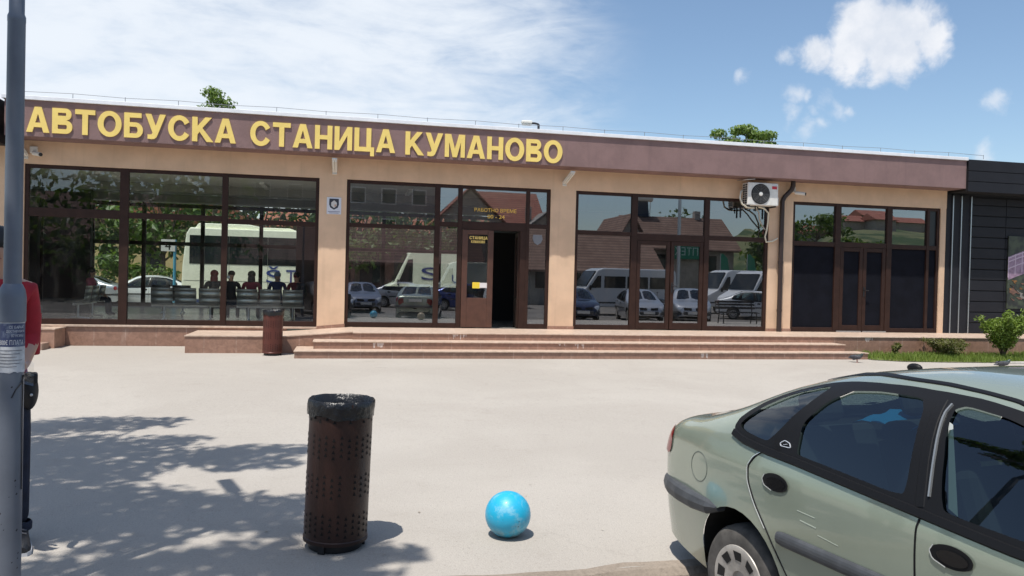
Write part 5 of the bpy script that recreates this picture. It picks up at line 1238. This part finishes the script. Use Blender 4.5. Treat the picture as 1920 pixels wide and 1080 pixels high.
# the plane tree at the left, out of the picture, that throws the dappled shade
PLANE = [(-4.92,-10.76,7.69,0.5),(-4.62,-10.65,7.73,0.5),(-4.08,-10.46,7.23,0.45),(-3.6,-10.34,6.89,0.35),(-4.27,-11.25,6.5,0.5),(-4.08,-11.51,7.49,0.45),(-3.56,-11.57,7.21,0.45),(-3.32,-11.48,7.64,0.3),(-4.06,-12.0,7.06,0.45),(-3.76,-12.19,7.66,0.45),(-3.12,-12.1,6.91,0.4),(-2.97,-12.18,7.7,0.4),(-2.59,-12.11,7.59,0.4),(-2.15,-11.87,7.12,0.3),(-4.17,-12.52,7.31,0.45),(-3.79,-12.66,7.52,0.4),(-3.28,-12.53,6.79,0.35),(-2.65,-12.43,7.33,0.3),(-2.34,-12.54,7.71,0.25),(-3.82,-13.0,6.9,0.42),(-3.72,-13.33,7.71,0.4),(-3.38,-13.39,7.53,0.38),(-3.13,-13.59,7.77,0.36),(-2.65,-13.5,7.0,0.35),(-2.28,-13.49,6.64,0.35),(-2.26,-13.9,7.7,0.32),(-2.08,-13.81,7.71,0.25),(-3.67,-13.58,7.17,0.38),(-3.21,-13.56,6.64,0.38),(-2.93,-13.71,6.8,0.36),(-2.8,-13.97,7.45,0.35),(-2.41,-13.91,6.94,0.33),(-2.39,-14.24,7.93,0.32),(-2.03,-14.22,7.38,0.25),(-3.61,-13.77,6.8,0.35),(-3.44,-14.11,7.48,0.3),(-2.99,-14.11,7.04,0.3),(-2.94,-14.46,7.9,0.25),(-2.21,-14.55,7.86,0.25),(-3.0,-14.64,7.27,0.28),(-2.79,-14.82,7.47,0.26),(-2.61,-14.82,7.55,0.26),(-2.45,-14.85,7.71,0.27),(-2.32,-14.99,7.96,0.26),(-1.82,-14.54,6.54,0.24),(-1.74,-14.84,7.04,0.25),(-1.64,-14.86,7.4,0.22),(-1.35,-14.67,6.96,0.2),(-1.29,-14.88,7.38,0.12),(-2.67,-14.76,6.63,0.25),(-2.43,-15.18,7.82,0.25),(-2.02,-15.1,7.29,0.25),(-1.53,-14.94,6.68,0.22),(-1.55,-15.11,7.49,0.18),(-3.27,-14.72,6.97,0.25),(-3.87,-13.18,6.79,0.4),(-4.54,-11.88,7.23,0.5),(-3.58,-14.01,6.71,0.4)]
tree('broad leafy tree at the left, its crown above the picture shading the paving', (-5.2, -15.2, 0), 9, (1.4, 1.5, 7.6), (2.9, 2.9, 1.3), 0, 260, .075, lf_tree, 5, trunk_r=.2, spots=PLANE)
# behind the station: tops above the roof and the leafy row seen through the hall
tree('thin tree top rising above the roof over the yellow sign', (-6.75, 25, 0), 11, (0, 0, 10.0), (.85, .7, 1.05), 24, 60, .10, lf_top, 11, clump_r=.42)
tree('dense round topped tree rising above the right part of the roof', (25.5, 30, 0), 12, (0, 0, 10.6), (1.9, 1.4, 1.1), 0, 130, .12, lf_top, 12, spots=[(23.9, 30, 11.57, 0.59), (25.4, 30, 11.87, 0.67), (26.1, 30.2, 12.02, 0.67), (26.5, 29.8, 11.62, 0.65), (27.0, 30, 11.52, 0.54), (27.6, 30, 11.67, 0.63), (24.9, 30, 11.12, 0.65), (26.4, 30, 10.92, 0.97), (24.0, 30, 10.82, 0.65), (27.6, 30.2, 10.92, 0.76)])
for i, (x, y, z, rx, rz_) in enumerate(((-14, 27, 4.2, 3.2, 2.4), (-9.2, 25, 4.6, 2.6, 2.3), (-4.6, 26, 4.7, 2.9, 2.2), (.6, 27, 4.6, 2.8, 2.2), (5.6, 26, 4.8, 2.9, 2.3))):
    tree(['bushy tree behind the yellow house yard seen at the far left pane', 'dark leafy tree standing behind the number 4 stop sign', 'leafy tree rising behind the middle of the cream coach', 'leafy tree rising behind the right half of the coach', 'leafy tree behind the far end of the coach'][i], (x, y, 0), 6, (0, 0, z), (rx, 2.0, rz_), 30, 70, .20, lf_tree if i % 2 else lf_dark, 30+i, 'trees behind the coach', clump_r=.5)
tree('low bush in the yard left of the coach', (-10.2, 22.5, 0), 2.6, (0, 0, 1.5), (2.2, 1.0, 1.2), 16, 70, .14, lf_tree, 51, name='bush', clump_r=.55, trunk_r=.05)
# shrubs in the bed
def shrub(label, loc, stems, h, w_, mat, seed, leaf, per, name='shrub'):
    rng = random.Random(seed); r_ = thing(name, label, 'shrub', loc); st = MB(); mb = MB()
    for i in range(stems):
        a = rng.random()*6.28; l = w_*rng.uniform(.3, 1); hh = h*rng.uniform(.6, 1)
        p = [Vector((0, 0, 0)), Vector((math.cos(a)*l*.35, math.sin(a)*l*.35, hh*.5)), Vector((math.cos(a)*l, math.sin(a)*l, hh))]
        st.tube(p, [.012, .008, .003], 6)
        for t in (.45, .6, .75, .88, 1.0):
            q = p[0].lerp(p[1], t*2) if t < .5 else p[1].lerp(p[2], t*2-1); leaves(mb, q, (w_*.26, w_*.26, h*.10), per, leaf, .42, rng)
    st.build('stem', m_bark, r_, smooth=60); mb.build('foliage', mat, r_, fix=False); return r_
shrub('bright green upright shrub in front of the dark cladding', (14.95, -2.35, .06), 22, 1.12, .52, lf_lime, 3, .040, 46)
shrub('low reddish green bush beside the taller bright shrub', (13.75, -2.1, .06), 18, .46, .55, lf_red, 4, .030, 44, 'bush')
shrub('small weed growing against the plinth of the right bay', (12.55, -1.75, .06), 5, .34, .16, lf_red, 6, .035, 14, 'weed')
random.seed(8); gm_ = MB(); bedp = [(11.37, -1.56), (18.5, -1.56), (18.5, -3.08), (14.2, -3.05), (12.9, -3.0), (11.9, -2.85), (11.37, -2.55)]
def blade(mb, x, y, z, h_, w_):
    a = random.random()*6.28; lx, ly = random.uniform(-.5, .5)*h_, random.uniform(-.5, .5)*h_; dx, dy = math.cos(a)*w_, math.sin(a)*w_
    mb.add([(x-dx, y-dy, z), (x+dx, y+dy, z), (x+dx*.5+lx*.5, y+dy*.5+ly*.5, z+h_*.7), (x+lx, y+ly, z+h_), (x-dx*.5+lx*.5, y-dy*.5+ly*.5, z+h_*.7)], [(0, 1, 2, 3, 4)])
cnt = 0
while cnt < 9000:
    x = random.uniform(11.2, 18.2); y = random.uniform(-3.25, -1.6)
    e_ = .12*noise.noise(Vector((x*2.5, 0, 3)))
    if not pip((x, y+e_), bedp): continue
    d = .5+.5*noise.noise(Vector((x*1.6, y*2.2, 0)))
    if random.random() > d*1.3: continue
    blade(gm_, x, y, .068, random.uniform(.05, .15)*(.6+.8*d), .007); cnt += 1
tag(gm_.build('grass', leafmat('grass_blades', (.12, .19, .025), (.26, .33, .07), .3), fix=False), 'short bright green grass in the bed beside the steps', 'grass', kind='stuff')
# ------------------------------------------------------------------ street behind the camera (seen mirrored in the glass)
def recolour(root, m):
    for o in root.children:
        if o.type == 'MESH' and o.name.split('.')[0] == 'body': o.material_slots[0].link = 'OBJECT'; o.material_slots[0].material = m
GRP = 'cars parked along the street behind the camera'
def park(label, loc, rz, m, sc=(1, 1, 1)):
    c = copy_tree(hero); c.name = 'parked_car'; c['label'] = label; c['group'] = GRP; c.location = loc; c.rotation_euler = (0, 0, rad(rz)); c.scale = sc; recolour(c, m); return c
pn = pbr('paint_navy', (.015, .025, .07), .25, .3, coat=.8); ps = pbr('paint_silver', (.55, .57, .60), .28, .6, coat=.7); pw_ = pbr('paint_white', (.75, .76, .76), .3, coat=.8); pbk = pbr('paint_black', (.015, .015, .018), .25, coat=.8); pbl = pbr('paint_blue', (.02, .05, .25), .25, .3, coat=.8)
Z = -.146
park('navy blue car with its bonnet towards the station, beside the white minibus', (10.1, -16.9, Z), 96, pn)
park('silver car with its bonnet towards the station, in the middle of the mirrored row', (13.4, -17.2, Z), 100, ps, (1, .95, 1))
park('larger silver car beside the black street bench', (15.9, -17.0, Z), 108, ps, (1.05, 1, 1.06))
park('black car behind the two silver cars, in front of the pharmacy', (15.8, -23.5, Z), 92, pbk)
park('white car farthest right in the mirrored row', (19.6, -19.0, Z), 30, pw_)
park('silver blue car behind the camera facing the station', (.55, -22.8, Z), 84, pbr('paint_grey_blue', (.22, .25, .33), .28, .5, coat=.7))
park('white car with its bonnet towards the station, seen in the pane beside the entrance', (6.6, -17.4, Z), 90, pw_)
park('bright blue car across the street seen in the door glass', (5.2, -24.5, Z), 5, pbl)
park('dark bronze car seen at the right edge of the first bay', (-1.5, -19.5, Z), 70, pbr('paint_bronze', (.06, .05, .04), .3, .3, coat=.7))
park('grey car across the street behind the silver blue car', (2.2, -27.0, Z), 10, ps)
for lab_, x_, y_, r_, m_ in (('silver car standing in the yard left of the coach', -10.4, 19.3, 176, ps), ('white car standing in the yard beside the stop sign', -7.6, 20.6, 184, pw_)):
    c_ = park(lab_, (x_, y_, -.05), r_, m_); c_['group'] = 'cars in the yard behind the station'
def van(label, loc, rz, L, H, mat, windows=True, name='minibus', sc=1.0, stripe=False):
    r_ = thing(name, label, 'van', loc, rad(rz), group=None, sc=sc); W_ = 1.0; k = dict(parent=r_)
    pr = [(-L/2, .42), (-L/2-.02, 1.2), (-L/2+.06, H-.12), (-L/2+.22, H), (L/2-1.75, H), (L/2-1.45, H-.10), (L/2-.82, 1.42), (L/2-.12, 1.08), (L/2, .80), (L/2, .42)]
    MB().prism(pr, -W_, W_).build('body', mat, bevel=.07, **k)
    for sg in (-1, 1):
        ya, yb = (sg*(W_+.004), sg*(W_+.014))
        MB().prism([(L/2-1.62, 1.42), (L/2-1.0, 1.40), (L/2-1.42, H-.42), (L/2-1.62, H-.40)], min(ya, yb), max(ya, yb)).build('side_window', m_bglass, **k)
        if windows:
            a = -L/2+.35; b = L/2-1.75; n_ = 3
            for i in range(n_): MB().box(a+(b-a)*i/n_+.05, a+(b-a)*(i+1)/n_-.05, min(ya, yb), max(ya, yb), 1.42, H-.42).build('side_window', m_bglass, **k)
        MB().box(-L/2+.1, L/2-.3, min(ya, yb), max(ya, yb), .62, .70).build('rub_strip', m_bump, **k)
        MB().ball((L/2-.05, sg*.72, .92), (.12, .18, .10), 12, 8).build('headlamp', m_lampw, smooth=180, **k)
        for wx in (-L/2+1.05, L/2-.95):
            T = Matrix.Translation((wx, sg*(W_-.10), .33)) @ Matrix.Rotation(rad(90)*(1 if sg < 0 else -1), 4, 'X')
            MB().lathe([(0, .10), (.17, .11), (.20, .09), (.22, .115), (.31, .11), (.33, .07), (.33, -.1), (0, -.1)], n=28, T=T).build('wheel', m_tyre, smooth=40, **k)
        MB().ball((L/2-1.0, sg*(W_+.12), 1.42), (.06, .10, .14), 10, 8).build('mirror', m_cblack, smooth=180, **k)
    dx, dz = .63, -(H-.10-1.42); n_ = Vector((-dz, 0, dx)).normalized()
    q = [Vector((L/2-1.40, -.86, H-.18)), Vector((L/2-1.40, .86, H-.18)), Vector((L/2-.88, .92, 1.48)), Vector((L/2-.88, -.92, 1.48))]
    MB().add([v+n_*.075 for v in q]+[v+n_*.02 for v in q], [(0, 1, 2, 3), (4, 5, 6, 7), (0, 1, 5, 4), (1, 2, 6, 5), (2, 3, 7, 6), (3, 0, 4, 7)]).build('windscreen', m_bglass, **k)
    MB().box(L/2-.02, L/2+.02, -.6, .6, .62, .86).build('grille', m_cblack, **k); MB().box(L/2-.05, L/2+.06, -.98, .98, .36, .56).build('bumper', m_bump, bevel=.04, **k)
    return r_
mv = van('long white minibus with dark side windows and a row of round dark lettering', (14.2, -21.6, Z), 178, 5.9, 2.45, pw_)
random.seed(2)
for sg in (-1, 1):
    for i, c in enumerate('ТУРИСТ'): text_obj('lettering', c, m_black, -1.9+i*.36 if sg < 0 else 1.9-i*.36, sg*1.005, 1.08, .19, ext=.004, rotz=0 if sg < 0 else math.pi, parent=mv, world=False)
van('white panel van with a high roof turned side on, at the right', (23.3, -25.5, Z), 175, 5.6, 2.6, pw_, False, 'delivery_van')
van('white high roofed van facing left in front of the panel van', (22.6, -21.2, Z), 165, 5.2, 2.5, pw_, False, 'delivery_van')
van('cream delivery van across the street behind the grey car', (7.6, -29.0, Z), 182, 6.0, 2.7, m_cream, False, 'delivery_van')
dv = van('cream delivery van with blue lettering parked in the yard behind the entrance', (4.1, 17.4, -.06), 180, 5.8, 2.85, m_cream, False, 'delivery_van')
for s_, x, z, hgt, ft in (('S', 3.2, 1.50, .55, .75), ('UPC', 4.55, 1.40, .36, 1.0)): text_obj('lettering', s_, m_blue, x, 16.385, z, hgt, ext=.003, fit=ft, parent=dv)
# black street bench
sb_ = thing('street_bench', 'black slatted metal street bench standing near the silver cars', 'bench', (16.0, -11.9, .0)); k = dict(parent=sb_, world=True)
for z, y in ((.44, -11.75), (.45, -11.9), (.46, -12.05)): MB().box(15.1, 16.9, y-.05, y+.05, z, z+.03).build('slat', m_black, **k)
for z, y in ((.60, -12.15), (.74, -12.18), (.86, -12.21)): MB().box(15.1, 16.9, y-.015, y+.015, z, z+.08).build('slat', m_black, **k)
for x in (15.25, 16.75): MB().tube([(x, -11.7, 0), (x, -11.72, .43), (x, -12.1, .45), (x, -12.2, .92)], .025).tube([(x, -12.1, .45), (x, -12.2, 0)], .025).build('leg', m_black, **k)
# houses
def roofmat(name, c1, c2):
    m = bpy.data.materials.new(name); m.use_nodes = True; t = NT(m.node_tree); b = t.n['Principled BSDF']; b.inputs['Roughness'].default_value = .85
    o = t.add('ShaderNodeTexCoord').outputs['Object']; wv = t.add('ShaderNodeTexWave', bands_direction='Z'); wv.inputs['Scale'].default_value = 1.5; wv.inputs['Distortion'].default_value = .6; t.link(o, wv.inputs['Vector'])
    c = t.mix(t.maprange(t.noise(o, 1.5, 5), .35, .65), c1, c2); c = t.mix(t.maprange(wv.outputs['Fac'], .2, .9, .55, 0), c, tuple(x*.35 for x in c1)); t.link(c, b.inputs['Base Color']); return m
m_roof1 = roofmat('tiles_brown', (.20, .12, .09), (.27, .17, .13)); m_roof2 = roofmat('tiles_red', (.34, .12, .085), (.42, .17, .12)); m_roof3 = roofmat('tiles_dark', (.12, .06, .05), (.17, .09, .075))
m_hwall = pbr('house_wall', (.42, .37, .32), .85, var=.15); m_hgrey = pbr('house_grey', (.30, .29, .27), .85, var=.15)
GH = 'houses across the street behind the camera'
def house(label, x0, x1, y0, y1, ze, zr, rm, wm, axis='x', over=.5, chim=None, win=3, name='house'):
    """y1 is the street front; ridge along x or y"""
    r_ = thing(name, label, 'house', ((x0+x1)/2, (y0+y1)/2, Z), group=GH); k = dict(parent=r_, world=True)
    if axis == 'x':
        ym = (y0+y1)/2; MB().box(x0, x1, y0, y1, Z, ze).prism([(y0, ze+.001), (ym, zr-.15), (y1, ze+.001)], x0, x1, 'x').build('wall', wm, **k)
        th = .14; o_ = over; sl = (zr-ze)/(ym-y0); rf = MB()
        rf.prism([(y0-o_, ze-sl*o_), (ym, zr), (y1+o_, ze-sl*o_), (y1+o_, ze-sl*o_+th), (ym, zr+th), (y0-o_, ze-sl*o_+th)], x0-o_, x1+o_, 'x')
    else:
        xm = (x0+x1)/2; MB().box(x0, x1, y0, y1, Z, ze).prism([(x0, ze+.001), (xm, zr-.15), (x1, ze+.001)], y0, y1, 'y').build('wall', wm, **k)
        th = .14; o_ = over; sl = (zr-ze)/(xm-x0); rf = MB()
        rf.prism([(x0-o_, ze-sl*o_), (xm, zr), (x1+o_, ze-sl*o_), (x1+o_, ze-sl*o_+th), (xm, zr+th), (x0-o_, ze-sl*o_+th)], y0-o_, y1+o_, 'y')
    ro = rf.build('roof', rm, **k)
    if chim: MB().box(chim[0]-.25, chim[0]+.25, chim[1]-.25, chim[1]+.25, zr-.9, zr+.7).build('chimney', m_hwall, parent=ro, world=True)
    for i in range(win):
        xw = x0+(x1-x0)*(i+.5)/win; zz = max(1.0, ze-2.0)
        wo = MB().box(xw-.55, xw+.55, y1-.02, y1+.03, zz, zz+1.3).build('window', m_frame, **k); MB().box(xw-.47, xw+.47, y1+.031, y1+.04, zz+.08, zz+1.22).build('pane', m_bglass, parent=wo, world=True)
    return r_
ph = house('pharmacy house with a long brown tiled roof and a solar heater on its ridge', 23.0, 31.5, -48, -41.5, 4.6, 7.1, m_roof1, m_hwall, 'x', chim=(29.6, -44.8), win=2)
house('gable fronted house joined to the left end of the pharmacy', 20.6, 23.6, -47, -40.8, 4.4, 6.9, m_roof1, m_hgrey, 'y', win=1)
house('low shop row with a wide sagging brown roof', 12.5, 21.5, -42, -35.5, 2.9, 5.3, m_roof1, m_hgrey, 'x', over=1.0, win=4)
house('old house with pale tangled roofs behind the low shop row', 14.5, 20.5, -58, -50, 5.2, 7.6, m_hgrey, m_hwall, 'y', chim=(16.3, -52))
house('tall house with a red tiled gable above the entrance reflection', 7.5, 13.0, -56, -48, 6.6, 9.3, m_roof2, m_hwall, 'y', chim=None, win=2)
house('house with a broad red hipped roof right of the red gable', 11.5, 17.5, -60, -52, 6.8, 9.8, m_roof2, m_hwall, 'x', win=2)
house('low maroon house with a dark roof at the far left of the street', -34, -10, -41, -33, 3.6, 6.4, m_roof3, pbr('shop_wall_maroon', (.10, .05, .045), .8), 'x', over=.9, win=6)
house('low dark tiled shop row across the street', -9.0, 8.5, -42, -36, 3.0, 5.1, m_roof3, pbr('shop_wall_maroon', (.10, .05, .045), .8), 'x', over=.9, win=7)
ap = thing('apartment_block', 'grey plastered apartment block with rows of windows above the dark roofs', 'building', (2.5, -58, Z), group=None); k = dict(parent=ap, world=True)
MB().box(-12, 8.2, -66, -55, Z, 12.5).build('wall', m_hgrey, **k)
for z in (2.2, 5.4, 8.2, 10.6):
    for i in range(7):
        x = -11+i*2.8; wo = MB().box(x, x+1.4, -55.02, -54.95, z, z+1.5).build('window', m_offwhite, **k); MB().box(x+.1, x+1.3, -54.949, -54.94, z+.1, z+1.4).build('pane', m_bglass, parent=wo, world=True)
sh_ = thing('solar_heater', 'solar water heater with a white tank on the pharmacy roof', 'solar heater', (24.6, -44.7, 7.2)); k = dict(parent=sh_, world=True)
MB().cyl((23.9, -44.9, 8.75), (25.5, -44.9, 8.75), .28, n=20).build('tank', m_offwhite, smooth=40, **k)
MB().box(-1, .0, -.03, .03, 0, 1.9, Matrix.Translation((25.1, -44.5, 7.15)) @ Matrix.Rotation(rad(14), 4, 'X')).build('panel', pbr('solar_dark', (.02, .025, .04), .2), **k)
MB().tube([(25.4, -45.0, 8.6), (25.4, -45.1, 7.0)], .04).tube([(24.0, -45.0, 8.6), (24.0, -45.1, 7.0)], .04).build('frame', m_steel, **k)
sg_ = thing('shop_banner', 'green pharmacy banner with white letters hanging over the shop front', 'sign', (27.5, -41, 4.2)); k = dict(parent=sg_, world=True)
m_green = pbr('sign_green', (.02, .22, .12), .5); m_pale = pbr('sign_pale', (.55, .68, .6), .5)
MB().box(25.2, 28.8, -40.98, -40.90, 3.55, 4.75).build('cloth', m_green, **k)
text_obj('lettering', 'АПТЕКА', m_pale, 28.6, -40.88, 3.85, .65, ext=.01, fit=3.2, cap=True, rotz=math.pi, parent=sg_)
for x in (28.9, 31.2):
    f_ = thing('feather_flag', 'tall curved green feather flag %s the pharmacy door' % ('left of' if x > 30 else 'right of'), 'flag', (x, -38, Z), group='green feather flags'); k = dict(parent=f_, world=True)
    MB().cyl((x-.4, -38, Z), (x-.4, -38, 4.0), .03).build('pole', m_steel, **k)
    MB().prism([(x-.38, .5), (x+.35, .6), (x+.4, 2.6), (x+.2, 3.6), (x-.2, 4.0), (x-.38, 3.9)], -38.02, -37.98).build('flag_cloth', m_green, **k)
up_ = thing('utility_pole', 'tall thin grey utility pole in front of the pharmacy', 'pole', (21.4, -30, Z)); MB().cyl((21.4, -30, Z), (21.4, -30, 11), .13, .09, 12).build('pole', m_steel, up_, True)
up2 = thing('utility_pole', 'grey utility pole at the far right end of the wires', 'pole', (44, -34, Z)); MB().cyl((44, -34, Z), (44, -34, 10.5), .13, .09, 12).build('pole', m_steel, up2, True)
for i, (z0, z1) in enumerate(((8.4, 8.6), (7.9, 8.1), (9.4, 9.2))):
    wi = MB(); wi.tube([(-20+64*t/30, -30-4*t/30, z0+(z1-z0)*t/30-2.2*.25*math.sin(math.pi*((t/15.0) % 1))) for t in range(31)], .014, 5)
    tag(wi.build('overhead_wire', m_black), 'black overhead wire, %s of the three above the street' % ('middle', 'lowest', 'topmost')[i], 'wire', 'overhead wires')
# hills
hl_ = MB(); n = 34; vs = []
def hz(x, y):
    j = (-52-y)/11; q_ = x/(17.5-y); a = min(1, max(0, (q_-.46)/.09)); a = a*a*(3-2*a); a *= 1-.33*math.exp(-((q_-.625)/.035)**2); k_ = min(1, max(0, j/2.4)); k_ = k_*k_*(3-2*k_)
    return -.17+a*k_*(8.2+1.5*noise.noise(Vector((x*.05, y*.05, 0)))+min(4.3, max(0, j-2)*1.2)+1.2*noise.noise(Vector((x*.11, 2, 0))))
for j in range(14):
    for i in range(n):
        x = 26+i*5.5; y = -52-j*8; vs.append((x, y, hz(x, y)))
hl_.add(vs, [(j*n+i, j*n+i+1, (j+1)*n+i+1, (j+1)*n+i) for j in range(13) for i in range(n-1)])
struct(hl_.build('hills', pbr('hill_green', (.035, .065, .02), .95, col2=(.13, .14, .06), vscale=.22, lo=.44, hi=.56, det=9), smooth=180))
random.seed(31)
for i, (x, y, z, s_) in enumerate(((70, -98, 9.6, 1.2), (80, -104, 11, 1.3), (88, -106, 11.5, 1.1), (97, -112, 12.5, 1.4), (108, -116, 13.5, 1.5), (116, -112, 13.6, 1.3), (92, -103, 10.2, 1.0), (122, -118, 14.2, 1.0))):
    h_ = thing('house', 'red roofed house on the hillside, %s' % ('fourth uphill from the orchard', 'with the broad pale front', 'beside the broad pale front', 'halfway along the crest', 'near the top of the crest', 'at the far end of the crest', 'just below the crest among bushes', 'last one beyond the end of the crest')[i], 'house', (x, y, hz(x, y)), group='houses on the hill'); k = dict(parent=h_, world=True); z = hz(x, y)+.6
    MB().box(x-2*s_, x+2*s_, y-2, y+2, z-3, z+1.3).build('wall', m_hwall, **k); MB().prism([(y-2.5, z+1.2), (y, z+2.4), (y+2.5, z+1.2)], x-2.4*s_, x+2.4*s_, 'x').build('roof', m_roof2, **k)
for i, (x, y, z, rx, rz_, c_) in enumerate(((34.2, -39, 4.6, 1.9, 2.6, 1), (37.5, -40, 3.4, 1.6, 1.9, 1), (41, -52, 4.8, 3.0, 2.6, 0), (50, -62, 6.5, 3.4, 2.8, 1), (58, -70, 7.5, 3.6, 2.8, 0), (33, -56, 5.4, 2.6, 3.6, 1), (46, -46, 4.0, 2.4, 2.4, 0), (-14, -46, 6, 4, 3.5, 1), (-20, -29, 5.0, 4, 4.0, 1), (-13, -31, 4.6, 3.2, 3.4, 1), (-8, -30, 4.6, 2.8, 3.2, 1))):
    tree(['dark conical tree at the edge of the last bay mirror', 'round dark tree beside the conical one', 'pale bushy tree below the hill houses', 'dark tree halfway up the slope', 'pale tree near the hill houses', 'tall dark tree behind the pharmacy chimney', 'pale tree at the foot of the slope', 'broad dark tree left of the apartment block', 'broad dark tree at the far left of the street', 'dark tree in front of the maroon house', 'dark tree at the left end of the shop row'][i], (x, y, Z if x < 38 or y > -50 else hz(x, y)), 6, (0, 0, z if x < 38 or y > -50 else z*.45), (rx, rx, rz_ if x < 38 or y > -50 else rz_*.6), 22, 46, .30, lf_dark if c_ else lf_tree, 70+i, 'trees along the street behind the camera', clump_r=.55)
